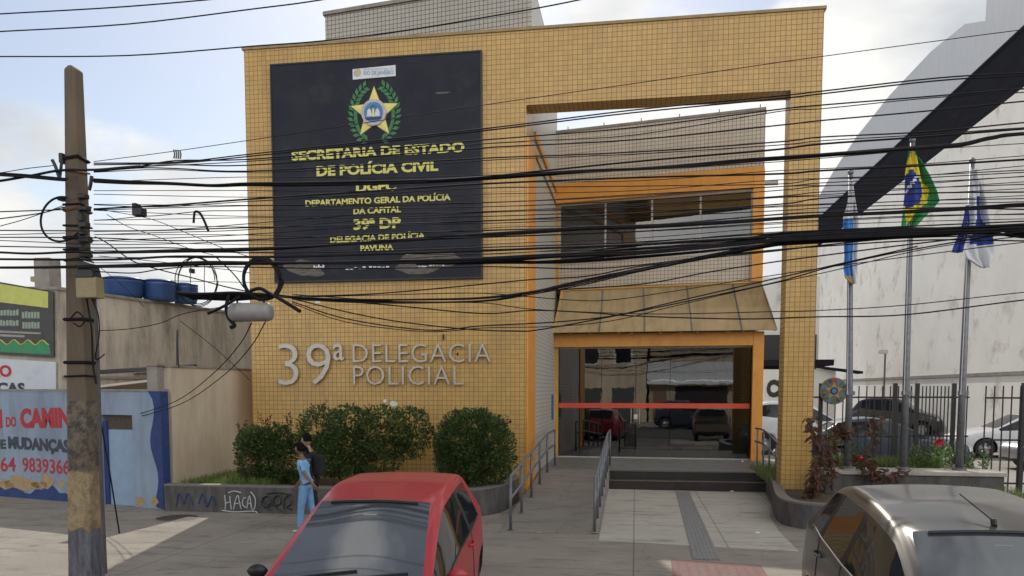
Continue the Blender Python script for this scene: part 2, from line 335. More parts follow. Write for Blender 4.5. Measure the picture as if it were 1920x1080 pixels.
TACR = mat('faded_red_tactile_paving', (0.22, 0.105, 0.095), (0.17, 0.09, 0.08), 5, 0.85, dirt=(.16, .14, .13), dirt_scale=3, dirt_lo=.45, dirt_hi=.7, dirt_amt=.6)

def ground_mat(name, c1, c2, dk, joints=None, jw=0.02, amt=.8, seed=0.0, bs=.2):
    m, nt, b = base_mat(name); tc = nd(nt, 'ShaderNodeTexCoord'); vec = tc.outputs['Object']
    b.inputs['Roughness'].default_value = 0.85
    mp = nd(nt, 'ShaderNodeMapping'); mp.inputs['Location'].default_value = (seed, seed * 2, 0); nt.links.new(vec, mp.inputs[0]); vec2 = mp.outputs[0]
    col = mixc(nt, ramp(nt, noise(nt, vec2, .8, 10, .65), .3, .7), c1, c2)
    col = mixc(nt, mathn(nt, 'MULTIPLY', ramp(nt, noise(nt, vec2, 2.3, 12, .72, (.45, 1.5, 1)), .52, .72), amt), col, dk)
    col = mixc(nt, mathn(nt, 'MULTIPLY', ramp(nt, noise(nt, vec2, 26, 6, .7), .45, .75), .35), col, tuple(x * .55 for x in c2))
    vo = nd(nt, 'ShaderNodeTexVoronoi', feature='DISTANCE_TO_EDGE'); vo.inputs['Scale'].default_value = .45
    wv = nd(nt, 'ShaderNodeVectorMath', operation='ADD'); nz = nd(nt, 'ShaderNodeTexNoise'); nz.inputs['Scale'].default_value = 1.2; nz.inputs['Detail'].default_value = 6
    nt.links.new(vec2, nz.inputs['Vector']); nt.links.new(vec2, wv.inputs[0]); nt.links.new(nz.outputs['Color'], wv.inputs[1]); nt.links.new(wv.outputs[0], vo.inputs['Vector'])
    cr = ramp(nt, vo.outputs['Distance'], 0.0, 0.012, 1, 0)
    col = mixc(nt, mathn(nt, 'MULTIPLY', cr, .28), col, tuple(x * .35 for x in c2))
    if joints:
        sv = nd(nt, 'ShaderNodeSeparateXYZ'); nt.links.new(vec, sv.inputs[0]); ls = None
        for i, p in enumerate(joints):
            q = mathn(nt, 'FRACT', mathn(nt, 'DIVIDE', sv.outputs[i], p)); d = mathn(nt, 'ABSOLUTE', mathn(nt, 'SUBTRACT', q, .5))
            l_ = ramp(nt, d, .5 - jw / p, .5 - jw / p * .3); ls = l_ if ls is None else mathn(nt, 'MAXIMUM', ls, l_)
        col = mixc(nt, mathn(nt, 'MULTIPLY', ls, .7), col, tuple(x * .35 for x in c2))
    nt.links.new(col, b.inputs['Base Color']); bump(nt, b, noise(nt, vec2, 30, 8, .7), bs, .01)
    return m
SIDEW = ground_mat('sidewalk_concrete', (0.33, 0.293, 0.245), (0.23, 0.203, 0.17), (0.095, 0.087, 0.077), (3.3, 2.6), .016, amt=1.0)
RAMPM = ground_mat('ramp_concrete', (0.26, 0.235, 0.205), (0.18, 0.163, 0.14), (0.08, 0.073, 0.065), None, amt=.75, seed=4.0)
PAVER = ground_mat('pale_paving_slabs', (0.50, 0.465, 0.405), (0.40, 0.37, 0.32), (0.17, 0.157, 0.137), (1.42, 1.55), .016, amt=1.0, seed=9.0)
ASPH = ground_mat('road_asphalt', (0.062, 0.062, 0.064), (0.05, 0.05, 0.052), (0.035, 0.035, 0.036), None, amt=.7, seed=2.0)
LOTM = ground_mat('lot_concrete', (0.33, 0.30, 0.26), (0.27, 0.245, 0.21), (0.15, 0.135, 0.12), (4, 4), .03, amt=.5, seed=6.0)
EARTH = ground_mat('far_ground_earth', (0.16, 0.14, 0.11), (0.12, 0.105, 0.085), (0.08, 0.07, 0.06), None, seed=3.0)

def glass_mat(name, tint, ior=1.6, rough=0.0):
    m = bpy.data.materials.new(name); m.use_nodes = True; nt = m.node_tree; nt.nodes.clear()
    out = nd(nt, 'ShaderNodeOutputMaterial'); mx = nd(nt, 'ShaderNodeMixShader'); fr = nd(nt, 'ShaderNodeFresnel'); fr.inputs[0].default_value = ior
    tr = nd(nt, 'ShaderNodeBsdfTransparent'); tr.inputs[0].default_value = c4(tint); gl = nd(nt, 'ShaderNodeBsdfGlossy'); gl.inputs['Roughness'].default_value = rough
    tc = nd(nt, 'ShaderNodeTexCoord'); nz = noise(nt, tc.outputs['Object'], 1.4, 3, .5); bp = nd(nt, 'ShaderNodeBump'); bp.inputs['Strength'].default_value = .05; bp.inputs['Distance'].default_value = .02
    nt.links.new(nz, bp.inputs['Height']); nt.links.new(bp.outputs[0], gl.inputs['Normal'])
    nt.links.new(fr.outputs[0], mx.inputs[0]); nt.links.new(tr.outputs[0], mx.inputs[1]); nt.links.new(gl.outputs[0], mx.inputs[2]); nt.links.new(mx.outputs[0], out.inputs[0])
    return m
GLASS = glass_mat('door_glass', (0.5, 0.5, 0.48), 2.4)
GLASS_W = glass_mat('tinted_window_glass', (0.5, 0.47, 0.43), 2.0)
CARGL = mat('dark_car_glass', (0.012, 0.015, 0.018), (0.02, 0.024, 0.028), 2.5, 0.03, ior=1.5)
CARGL3 = mat('far_car_glass', (0.008, 0.010, 0.012), (0.014, 0.017, 0.02), 2.5, 0.08, ior=1.35)
CARGL2 = mat('windscreen_glass', (0.045, 0.055, 0.065), (0.07, 0.08, 0.09), 1.6, 0.03, ior=2.1)
def leaf_mat(name, a, b_, rough=.5, trans=.25):
    m, nt, b = base_mat(name); g = nd(nt, 'ShaderNodeNewGeometry'); tc = nd(nt, 'ShaderNodeTexCoord')
    n = noise(nt, tc.outputs['Object'], 3.0, 4)
    f = mathn(nt, 'ADD', mathn(nt, 'MULTIPLY', g.outputs['Random Per Island'], .65), mathn(nt, 'MULTIPLY', ramp(nt, n, .35, .65), .35))
    nt.links.new(mixc(nt, f, a, b_), b.inputs['Base Color']); b.inputs['Roughness'].default_value = rough
    out = nt.nodes['Material Output']; tl = nd(nt, 'ShaderNodeBsdfTranslucent'); tl.inputs[0].default_value = c4(tuple(x * 1.2 for x in b_)); mx = nd(nt, 'ShaderNodeMixShader'); mx.inputs[0].default_value = trans
    nt.links.new(b.outputs[0], mx.inputs[1]); nt.links.new(tl.outputs[0], mx.inputs[2]); nt.links.new(mx.outputs[0], out.inputs[0])
    return m
LEAF = leaf_mat('hedge_leaf', (0.018, 0.044, 0.012), (0.105, 0.16, 0.048))
LEAFR = leaf_mat('reddish_new_leaf', (0.05, 0.03, 0.018), (0.10, 0.06, 0.03))
GRASSM = leaf_mat('grass_blade', (0.06, 0.10, 0.02), (0.17, 0.22, 0.06))
DRYL = leaf_mat('dry_brown_leaf', (0.06, 0.028, 0.018), (0.15, 0.07, 0.045), .7)
SPIKE = leaf_mat('spiky_green_leaf', (0.07, 0.15, 0.035), (0.2, 0.30, 0.10))
FLOWER = mat('red_petal', (0.55, 0.02, 0.05), (0.45, 0.02, 0.04), 9, .5)
STEM = mat('woody_stem', (0.10, 0.07, 0.045), (0.07, 0.05, 0.03), 9, .9)

# ------------------------------------------------------------------ the setting: ground, road, pavements
ST = dict(kind='structure')
tag(MB().add([(-600, -600, -.16), (600, -600, -.16), (600, 900, -.16), (-600, 900, -.16)], [(0, 1, 2, 3)]).build('ground', EARTH), kind='structure')
tag(MB().add([(-120, -8, -.15), (120, -8, -.15), (120, 6.92, -.15), (-120, 6.92, -.15)], [(0, 1, 2, 3)]).build('road', ASPH), kind='structure')
tag(MB().box(-60, 60, 6.9, 26, -.3, 0).build('pavement', SIDEW, bevel=.015), kind='structure')
tag(MB().box(-60, 60, 6.76, 6.897, -.3, -.004).build('kerb', CONC, bevel=.015), kind='structure')
tag(MB().box(-60, 60, -12.6, -8.0, -.3, -.002).build('opposite_pavement', SIDEW), kind='structure')
tag(MB().box(3.6, 40, 18.3, 90, -.3, .17).build('car_park_surface', LOTM), kind='structure')
tag(MB().prism([(-.63, 18.95, .001), (-.55, 12.42, .001), (2.42, 12.02, .001), (2.42, 13.6, .001), (2.52, 15.2, .001), (2.78, 16.7, .001), (2.98, 18.7, .001)], (0, 0, .004)).build('paved_path', PAVER), kind='structure')
tm = MB()
xa, xb, xc, xd = .95, 1.27, .83, 1.21
tm.prism([(xa, 18.72, .0055), (xb, 18.72, .0055), (xd, 11.22, .0055), (xc, 11.22, .0055)], (0, 0, .004))
for i in range(6):
    t = (i + .5) / 6
    a = xa + (xb - xa) * t; b = xc + (xd - xc) * t
    tm.prism([(a - .014, 18.7, .0095), (a + .014, 18.7, .0095), (b + .014, 11.25, .0095), (b - .014, 11.25, .0095)], (0, 0, .004))
tag(tm.build('tactile_path', TACT), kind='structure')
tm = MB().prism([(.52, 11.18, .0015), (1.72, 10.98, .0015), (1.70, 9.75, .0015), (.50, 9.95, .0015)], (0, 0, .004))
for i in range(9):
    for j in range(9):
        x = .60 + i * .125; y = 9.98 + j * .125 - i * .02
        tm.lathe([(.03, .0055), (.018, .010)], 6, (x, y, 0))
tag(tm.build('red_tactile_pad', TACR), kind='structure')

MAN = mat('rusty_iron_cover', (.06, .055, .05), (.09, .075, .06), 30, .7, .3)
mh = thing('manhole_cover', 'round dark iron manhole cover in the pavement before the graffiti planter', 'manhole cover', tuple(onZ(332, 971)))
q = onZ(332, 971); part(MB().lathe([(.36, .002), (.36, .008), (.34, .009)], 32, (q.x, q.y, 0)), 'cover_plate', MAN, mh); part(MB().lathe([(.42, .001), (.42, .006), (.37, .006), (.365, .002)], 32, (q.x, q.y, 0)), 'cover_ring', CONC, mh)
lr = random.Random(77)
for k, (u, v) in enumerate(((1372, 922), (1271, 861), (1392, 866), (1205, 885), (610, 1010), (1010, 1000), (1420, 1000))):
    q = onZ(u, v, .43 if v < 880 else (.21 if v < 900 else .006)); w = lr.uniform(.03, .06)
    tag(MB().add([(q.x - w, q.y - w * .6, q.z + .004), (q.x + w, q.y - w * .4, q.z + .006), (q.x + w * .8, q.y + w * .7, q.z + .02), (q.x, q.y + w * .2, q.z + .035), (q.x - w * .7, q.y + w * .6, q.z + .008)], [(0, 1, 3), (1, 2, 3), (2, 4, 3), (4, 0, 3)]).build('paper_scrap', PLATE if k % 2 == 0 else TAN), 'scrap of crumpled paper lying on the ground or steps before the entrance', 'paper', 'scraps of paper on the ground')

# ------------------------------------------------------------------ police station
YF = 16.7
ps = thing('police_station', 'two-storey police station clad in yellow tiles with a large open frame over its recessed entrance', 'building', (-2.5, YF, 0))
part(MB().box(-8.56, -2.315, YF, 17.72, 0, 9.8), 'facade_wall', TILE_Y, ps)
part(MB().box(-2.31, 2.97, YF, 17.25, 8.30, 9.8), 'frame_beam', TILE_Y, ps)
part(MB().box(2.97, 3.56, YF, 17.25, .1, 9.8), 'frame_pillar', TILE_Y, ps)
part(MB().box(-8.6, 3.6, YF - .03, 17.63, 9.803, 9.86), 'parapet_cap', mat('parapet_cap', (.33, .24, .12), (.25, .18, .09), 5, .7), ps)
part(MB().prism([(-7.42, 18.55, 0), (-2.36, 17.75, 0), (-2.36, 23.2, 0), (-7.42, 26, 0)], (0, 0, 11.28)), 'rear_tower', TILE_G, ps)
part(MB().prism([(-7.46, 18.50, 11.283), (-2.33, 17.69, 11.283), (-2.33, 23.3, 11.283), (-7.46, 26, 11.283)], (0, 0, .08)), 'tower_capping', CONC, ps)
part(MB().box(-2.36, -2.315, 17.75, 23.2, .3, 11.27), 'side_wall', TILE_W, ps)
part(MB().box(-2.312, -2.27, YF + .02, 17.95, .0, 7.68), 'corner_jamb', ORANGE, ps, bevel=.006)
part(MB().box(-8.5, -7.43, 18.8, 26, 0, 8.2), 'side_block', BEIGE, ps)
# recessed front (a little askew to the street, nearer at the right)
A0, A1 = Vector((-2.314, 22.9, 0)), Vector((3.26, 21.85, 0))
B0, B1 = Vector((-2.314, 22.9, 0)), Vector((3.45, 22.7, 0))
def fr(P0, P1):
    d = (P1 - P0).normalized(); n = Vector((d.y, -d.x, 0))     # n points to the street
    return d, n, (P1 - P0).length
dU, nU, LU = fr(A0, A1); dB, nB, LB = fr(B0, B1)
def fbox(mb, P0, d, n, x0, x1, z0, z1, back, front, mi=0):
    M = Matrix(((d.x, -n.x, 0, P0.x), (d.y, -n.y, 0, P0.y), (0, 0, 1, 0), (0, 0, 0, 1)))
    return mb.box(x0, x1, -front, back, z0, z1, mi, M)
U_ = lambda mb, x0, x1, z0, z1, back=.3, front=0: fbox(mb, A0, dU, nU, x0, x1, z0, z1, back, front)
Bt = lambda mb, x0, x1, z0, z1, back=.3, front=0: fbox(mb, B0, dB, nB, x0, x1, z0, z1, back, front)
ZW0, ZW1, ZF = 6.0, 7.66, 8.20
part(U_(MB(), 0, LU, ZF, 9.66), 'upper_wall', TILE_B, ps)
part(U_(MB(), 0, LU - .2, 5.28, ZW0), 'apron_wall', TILE_B, ps)
part(U_(MB(), -.0, LU + .02, 9.663, 9.73, .32, .02), 'upper_capping', CONC, ps)
part(U_(MB(), .0, LU - .26, ZW1 + .003, ZF - .003, .3, .16), 'window_fascia', ORANGE, ps, bevel=.01)
part(U_(MB(), LU - .255, LU + .02, 5.24, ZF - .003, .3, .13), 'corner_pilaster', ORANGE, ps, bevel=.01)
part(U_(MB(), .0, .10, 5.28, ZW1, .12, .06), 'window_jamb', OCHRE, ps)
sb = MB().prism([(-2.312, 17.96, 8.0), (-2.312, 22.72, 8.0), (-2.312, 22.72, 8.16), (-2.312, 17.96, 8.16)], (.05, 0, 0)); part(sb, 'side_fascia', ORANGE, ps)
part(MB().box(-2.312, -2.27, 17.96, 22.72, 7.66, 7.73), 'side_fascia', OCHRE, ps)
wn_ = part(U_(U_(U_(U_(MB(), .10, LU - .255, ZW1 - .06, ZW1, .08, .03), .10, LU - .255, ZW0, ZW0 + .06, .08, .03), .10, .15, ZW0 + .06, ZW1 - .06, .08, .03), LU - .305, LU - .255, ZW0 + .06, ZW1 - .06, .08, .03), 'window', mat('window_frame_paint', (.48, .45, .40), (.4, .37, .33), 8, .5), ps)
nW = 4; x0w, x1w = .15, LU - .305
FRM = wn_.data.materials[0]
for i in range(nW):
    a = x0w + (x1w - x0w) * i / nW; b = x0w + (x1w - x0w) * (i + 1) / nW
    part(U_(MB(), a + .012, b - .012, ZW0 + .06, ZW1 - .06, .03, -.02), 'window_pane', GLASS_W, wn_)
    if i: part(U_(MB(), a - .022, a + .022, ZW0 + .06, ZW1 - .06, .06, .02), 'mullion', FRM, wn_)
    part(U_(MB(), a + .03, b - .03, ZW0 + .07, ZW0 + .07 + (.75, .78, .8, .76)[i], .16, -.13), 'blind', mat('grey_film', (.44, .43, .42), (.36, .355, .35), 3, .6), wn_)
# upstairs and ground floor rooms behind the glass
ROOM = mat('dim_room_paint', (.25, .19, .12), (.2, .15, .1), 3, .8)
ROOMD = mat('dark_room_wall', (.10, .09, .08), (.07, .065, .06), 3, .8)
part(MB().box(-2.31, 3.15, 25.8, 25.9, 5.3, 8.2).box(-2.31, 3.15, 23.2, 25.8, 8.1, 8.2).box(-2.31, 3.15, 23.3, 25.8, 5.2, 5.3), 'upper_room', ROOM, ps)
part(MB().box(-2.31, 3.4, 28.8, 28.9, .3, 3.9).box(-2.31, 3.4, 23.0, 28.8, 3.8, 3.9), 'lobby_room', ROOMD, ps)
part(MB().box(3.30, 3.38, 22.96, 29.2, .3, 9.6), 'right_wall', TILE_B, ps)
part(MB().box(-2.42, -2.32, 23.21, 29.2, 0, 9.6), 'left_inner_wall', TILE_W, ps)
part(MB().box(-2.315, 3.295, 29.05, 29.15, 0, 9.45), 'back_wall', TILE_B, ps)
part(MB().box(-2.315, 3.295, 23.25, 29.15, 9.46, 9.58), 'flat_roof', CONC, ps)
part(MB().box(-2.31, 3.45, 19.45, 29, 0, .42), 'platform', PLAT, ps)
part(MB().box(-.66, 3.05, 19.30, 19.448, .0, .405), 'step', GRANITE, ps)
part(MB().box(-.66, 3.05, 18.98, 19.298, .0, .205), 'step', GRANITE, ps)
part(MB().box(-.66, 3.05, 18.955, 19.01, .207, .222), 'step_nosing', GRAN_EDGE, ps)
part(MB().box(-.66, 3.05, 19.275, 19.34, .4225, .437), 'step_nosing', GRAN_EDGE, ps)
# lintel, jambs
ZL0, ZL1 = 3.60, 3.98
part(Bt(MB(), -.0, LB - .27, ZL0, ZL1, .3, .22), 'door_lintel', ORANGE, ps, bevel=.01)
part(Bt(MB(), LB - .265, LB + .02, .42, ZL1, .3, .22), 'door_jamb', ORANGE, ps, bevel=.01)
part(Bt(MB(), .0, .10, .42, ZL0 - .003, .3, .10), 'door_jamb', OCHRE, ps)
part(Bt(MB(), LB - .56, LB - .40, .42, ZL0, .35, -.1), 'inner_column', mat('cream_column', (.42, .39, .34), (.36, .33, .29), 6, .6), ps)
part(Bt(MB(), .42, .60, .42, ZL0, 1.2, -1.0), 'inner_column', mat('brown_column', (.22, .10, .03), (.17, .08, .025), 6, .6), ps)
part(Bt(MB(), LB - .98, LB - .60, .42, ZL0, 2.2, -1.6), 'inner_wall', mat('olive_inner_wall', (.22, .19, .12), (.18, .155, .1), 6, .7), ps)
gd = part(Bt(Bt(MB(), .10, LB - .265, .42, .455, .05, .03), .10, LB - .265, ZL0 - .04, ZL0 - .003, .05, .03), 'glass_door', FRM, ps)
xs = [.12, 1.35, 2.32, 3.28, LB - .30]
for a, b in zip(xs[:-1], xs[1:]):
    part(Bt(MB(), a + .006, b - .006, .457, ZL0 - .042, .012, 0), 'door_pane', GLASS, gd)
part(Bt(MB(), .11, LB - .30, 1.86, 2.0, -.003, .008), 'safety_stripe', STRIPE, gd)
for x in (2.20, 2.44):
    p0 = B0 + dB * x + nB * .06
    part(MB().tube([p0 + Vector((0, 0, z)) for z in (1.42, 1.85)], .016, 8), 'door_handle', CHROME, gd)
part(Bt(MB(), 2.28, 2.38, 1.55, 1.68, -.001, .03), 'door_lock', PLATE, gd)
# awning
aw = MB()
def awp(t, z, out):   # t along the front 0..1
    P = A0 + dU * (LU * t); Q = B0 + dB * (LB * t)
    return P, Q
N = 10
def awning_pt(i, k):
    t = i / N; w = k / 4
    top = A0 + dU * (LU * (.035 + .965 * t)) + nU * .03 + Vector((0, 0, 5.22))
    bot = B0 + dB * (LB * (-.0 + 1.035 * t)) + nB * (.62 - .0 * t) + Vector((0, 0, 3.99))
    if t > .9: bot = bot + Vector((.10, 0, 0))
    p = top.lerp(bot, w); p += nU * (-.07 * math.sin(math.pi * w)); return p
g = [[awning_pt(i, k) for k in range(5)] for i in range(N + 1)]
for k in range(4):
    for i in range(N):
        n = Vector((0, .02, -.012)); q = [g[i][k], g[i + 1][k], g[i + 1][k + 1], g[i][k + 1]]
        aw.prism(q, n)
awo = part(aw, 'awning', AWN, ps)
for t in (.22, .43, .645, .865):
    pts = []
    for k in range(5):
        w = k / 4; a = t * N; i = int(a); pts.append(g[i][k].lerp(g[i + 1][k], a - i) + Vector((0, -.012, .01)))
    part(MB().tube(pts, .018, 6), 'awning_rib', STEEL, awo)
part(MB().tube([g[0][k] + Vector((0, -.01, 0)) for k in range(5)], .035, 6), 'awning_edge_trim', OCHRE, awo)
part(MB().tube([g[i][0] + Vector((0, -.01, .01)) for i in range(N + 1)], .03, 6), 'awning_top_trim', OCHRE, awo)
for i in range(1, N):
    p = g[i][4] + Vector((random.uniform(-.2, .2), .02, -.03)); part(MB().box(p.x - .035, p.x + .035, p.y, p.y + .03, p.z - .04, p.z + .01), 'awning_bracket', mat('rusty_bracket', (.2, .08, .03), (.12, .05, .02), 9, .8), awo)
part(MB().prism([g[N][0], g[N][4], g[N][4] + Vector((0, .55, 0)), g[N][0] + Vector((0, .1, 0))], (.012, 0, 0)), 'awning_cheek', AWN, awo)
for i in range(6):
    p = A0 + dU * (LU * (.06 + .184 * i)); part(MB().tube([p + Vector((0, .1, 9.72)), p + Vector((0, .1, 9.84))], .012, 6), 'roof_stud', BLACKM, ps)
part(MB().box(3.28, 3.9, 23.5, 23.56, 8.14, 8.26), 'roof_gutter', mat('gutter', (.4, .37, .33), None, 5, .6), ps)
part(MB().box(-2.31, -2.29, 21.9, 22.25, 1.55, 2.25), 'wall_notice', mat('blue_notice', (.05, .13, .3), (.04, .1, .25), 5, .5), ps)
# lobby furniture seen through the glass
dk = thing('reception_desk', 'dark reception desk inside the glass entrance lobby', 'desk', (1.6, 26, .42))
part(MB().box(.6, 2.4, 25.8, 26.4, .42, 1.35), 'desk_front', mat('dark_wood', (.05, .03, .02), (.035, .02, .013), 9, .5, stretch=(1, 1, 5)), dk, bevel=.01)
part(MB().box(.5, 2.5, 25.7, 26.5, 1.353, 1.4), 'desk_top', GRAN_EDGE, dk, bevel=.01)
for i, (x, z) in enumerate(((-.55, 3.72), (1.9, 3.72))):
    lamp = thing('ceiling_lamp', ('long ceiling lamp behind the left door panes of the lobby', 'long ceiling lamp behind the right door panes of the lobby')[i], 'lamp', (x, 25, z))
    part(MB().box(x - .09, x + .09, 24.0, 26.2, z, z + .07), 'lamp_housing', PLATE, lamp)
    part(MB().tube([(x, 24.1, z - .03), (x, 26.1, z - .03)], .025, 8), 'lamp_tube', mat('lamp_tube_glass', (.8, .8, .78), (.75, .75, .74), 4, .4), lamp)

q_ = onY(832, 632, YF); part(MB().tube([(q_.x, YF - .03, q_.z + .06), (q_.x + .01, YF - .05, q_.z - .06)], .018, 6), 'wall_hook', BLACKM, ps)
rs_ = random.Random(12)
for (u, v, w, h, m_) in ((738, 757, .12, .07, PLATE), (722, 752, .05, .05, PLATE), (858, 664, .03, .05, BLACKM), (596, 566, .09, .04, PLATE)):
    q_ = onY(u, v, YF); part(blob(q_.x, q_.z, w, h, YF - .002, .003, 16, int(u)) if 0 else MB().prism([(q_.x + w * math.cos(a) * rs_.uniform(.6, 1), YF - .002, q_.z + h * math.sin(a) * rs_.uniform(.6, 1)) for a in [2 * math.pi * i / 12 for i in range(12)]], (0, -.003, 0)), 'chipped_tile_patch', m_, ps)
# raised steel lettering on the wall
lt = thing('wall_lettering', 'raised brushed steel letters 39ª DELEGACIA POLICIAL on the yellow tiled wall', 'lettering', (-5.5, YF, 2.5))
yl = YF - .035
def P(u, v, y=YF): return onY(u, v, y)
def px_text(s, ul, vb, ur, vt, y, depth, m, name, parent, bold=0., vbr=None, spacing=1.0):
    a = P(ul, vb, y); b = P(ur, vbr if vbr is not None else vb, y); t = P(ul, vt, y)
    return lettering(s, a.x, b.x, a.z, t.z, y, depth, m, name, parent, bold, spacing, b.z - a.z)
px_text('39', 524, 721, 622, 645.5, yl, .05, LETTER, 'lettering_numeral', lt, -.012)
px_text('ª', 627, 721, 647, 645.5, yl, .05, LETTER, 'lettering_ordinal', lt, .0)
px_text('DELEGACIA', 663, 679, 921, 646, yl, .05, LETTER, 'lettering_word', lt, -.012, spacing=1.06)
px_text('POLICIAL', 664, 721, 870, 687, yl, .05, LETTER, 'lettering_word', lt, -.012, spacing=1.06)

# ------------------------------------------------------------------ big dark sign board
sg = thing('sign_board', 'large dark navy sign board with yellow writing and a star emblem on the facade', 'sign', (-5.57, YF, 7.0))
sgp = part(MB().box(-7.90, -3.26, YF - .09, YF - .004, 4.77, 9.41), 'sign_panel', NAVY, sg, bevel=.008)
sgf = MB()
for b in ((-7.92, -7.89, 4.75, 9.43), (-3.27, -3.24, 4.75, 9.43)): sgf.box(b[0], b[1], YF - .105, YF - .003, b[2], b[3])
sgf.box(-7.888, -3.272, YF - .105, YF - .003, 9.40, 9.43).box(-7.888, -3.272, YF - .105, YF - .003, 4.75, 4.78)
part(sgf, 'sign_frame', BLACKM, sg)
ys = YF - .092
for (s, ul, vb, ur, vt, vbr, bold) in (
    ('SECRETARIA DE ESTADO', 547, 301.5, 871, 283.5, 285, .042), ('DE POLÍCIA CIVIL', 594, 331, 822, 312, 320.5, .042), ('DGPC', 668, 361, 743, 342, 357.5, .042),
    ('DEPARTAMENTO GERAL DA POLÍCIA', 573, 387.5, 845, 376, 375.5, .032), ('DA CAPITAL', 663, 402, 752, 391, 398, .032), ('39ª DP', 663, 431.5, 752, 411.5, 427.5, .04),
    ('DELEGACIA DE POLÍCIA', 619.5, 455.5, 797, 444.5, 447, .034), ('PAVUNA', 676, 471, 738, 460.5, 469, .036)):
    px_text(s, ul, vb, ur, vt, ys, .012, SIGNY, 'sign_lettering', sgp, bold, vbr)
for (ul, ur, v, w) in ((588, 609, 503, 6), (648, 688, 505, 5), (692, 732, 503, 5), (785, 800, 502, 4), (805, 835, 498, 4), (762, 772, 477, 3)):
    mb = MB(); k = 5
    for i in range(k):
        a = ul + (ur - ul) * i / k; a2 = ul + (ur - ul) * (i + .72) / k; h = w * random.uniform(.5, 1.1); o_ = random.uniform(-1, 1)
        p = P(a, v + o_, ys); q = P(a2, v + o_ - h, ys); mb.box(p.x, q.x, ys - .004, ys, p.z, q.z)
    part(mb, 'worn_lettering_trace', PLATE, sgp)
def blob(cx, cz, rx, rz, y, th, n=36, seed=1, tilt=0., pinch=None):
    r = random.Random(seed); ph = [r.uniform(0, 6.28) for _ in range(4)]; pts = []
    for i in range(n):
        a = 2 * math.pi * i / n; k = 1 + .10 * math.sin(3 * a + ph[0]) + .07 * math.sin(5 * a + ph[1]) + .04 * math.sin(9 * a + ph[2])
        x = rx * k * math.cos(a); z = rz * k * math.sin(a); z += tilt * x
        pts.append((cx + x, y, cz + z))
    return MB().prism(pts, (0, -th, 0))
p = P(800, 492, ys); part(blob(p.x, p.z, .72, .22, ys, .003, seed=3, tilt=.08), 'scraped_patch', SCRAPE, sgp)
p = P(572, 503, ys); part(blob(p.x, p.z, .44, .17, ys, .003, seed=5, tilt=-.12), 'scraped_patch', SCRAPE, sgp)
p = P(829, 174, ys); part(blob(p.x, p.z, .16, .02, ys, .003, seed=8), 'scratch', SCRAPE, sgp)
# small white plate
p0, p1 = P(662, 150, ys), P(742, 122.5, ys)
pl = part(MB().prism([(p0.x, ys, p0.z), (p1.x, ys, p0.z + .02), (p1.x, ys, p1.z), (p0.x, ys, p1.z - .03)], (0, -.02, 0)), 'name_plate', PLATE, sgp)
px_text('RIO DE JANEIRO', 682, 141, 738, 133.5, ys - .02, .004, mat('faded_blue_print', (.16, .22, .42), (.2, .26, .45), 9, .5), 'plate_lettering', pl, .01, 139)
px_text('GOVERNO DO ESTADO DO', 682, 132, 737, 129, ys - .02, .003, mat('faded_grey_print', (.35, .33, .3), (.4, .38, .35), 9, .5), 'plate_lettering', pl, .0, 130)
c = P(671, 137, ys); part(MB().lathe([(.06, -.024), (.085, -.021)], 16, (c.x, ys, c.z), 'Y'), 'plate_crest', mat('faded_ochre_print', (.45, .38, .25), (.5, .42, .3), 9, .5), pl)
# emblem
cx, cz = P(702, 212, ys).x, P(702, 212, ys).z
em = thing('police_emblem', 'star emblem with green laurel branches and blue disc on the dark sign board', 'emblem', (cx, ys, cz))
def star_pts(R, r, n=5, a0=math.pi / 2): return [(R * math.cos(a0 + math.pi * i / n) if i % 2 == 0 else r * math.cos(a0 + math.pi * i / n), R * math.sin(a0 + math.pi * i / n) if i % 2 == 0 else r * math.sin(a0 + math.pi * i / n)) for i in range(2 * n)]
sp = star_pts(.545, .235)
mb = MB(); n = len(sp)
vs = [(cx + x, ys - .012, cz + z) for x, z in sp] + [(cx, ys - .05, cz)] + [(cx + x, ys - .001, cz + z) for x, z in sp]
mb.add(vs, [(i, (i + 1) % n, n) for i in range(n)] + [(i, n + 1 + i, n + 1 + (i + 1) % n, (i + 1) % n) for i in range(n)])
part(mb, 'star', STARY, em)
sp2 = star_pts(.575, .25); part(MB().prism([(cx + x, ys - .0005, cz + z) for x, z in sp2], (0, -.004, 0)), 'star_outline', mat('emblem_outline', (.2, .16, .1), None, 5, .5), em)
part(MB().lathe([(.275, 0), (.275, -.055), (.235, -.06)], 40, (cx, ys, cz), 'Y'), 'outer_ring', mat('emblem_ring', (.5, .48, .5), (.4, .36, .36), 14, .5), em)
ds = part(MB().lathe([(.21, -.055), (.21, -.066), (.2, -.068)], 40, (cx, ys, cz), 'Y'), 'disc', EMB, em)
def flat(pts, m, name, par, y=ys - .068, th=.008): return part(MB().prism([(cx + x, y, cz + z) for x, z in pts], (0, -th, 0)), name, m, par)
flat([(-.15, -.09), (-.13, .03), (-.09, .08), (-.05, .02), (-.03, -.06), (-.03, -.09)], EMW, 'mountain', ds)
flat([(.15, -.09), (.13, .03), (.09, .08), (.05, .02), (.03, -.06), (.03, -.09)], EMW, 'mountain', ds)
flat([(-.028, -.10), (-.02, .05), (0, .075), (.02, .05), (.028, -.10)], STARY, 'column', ds, ys - .07)
flat([(-.19, -.11), (.19, -.11), (.15, -.16), (-.15, -.16)], EMN, 'sea_band', ds)
flat([(-.09, .09), (-.03, .15), (.03, .15), (.09, .09), (0, .11)], LEAFG, 'crest_top', ds)
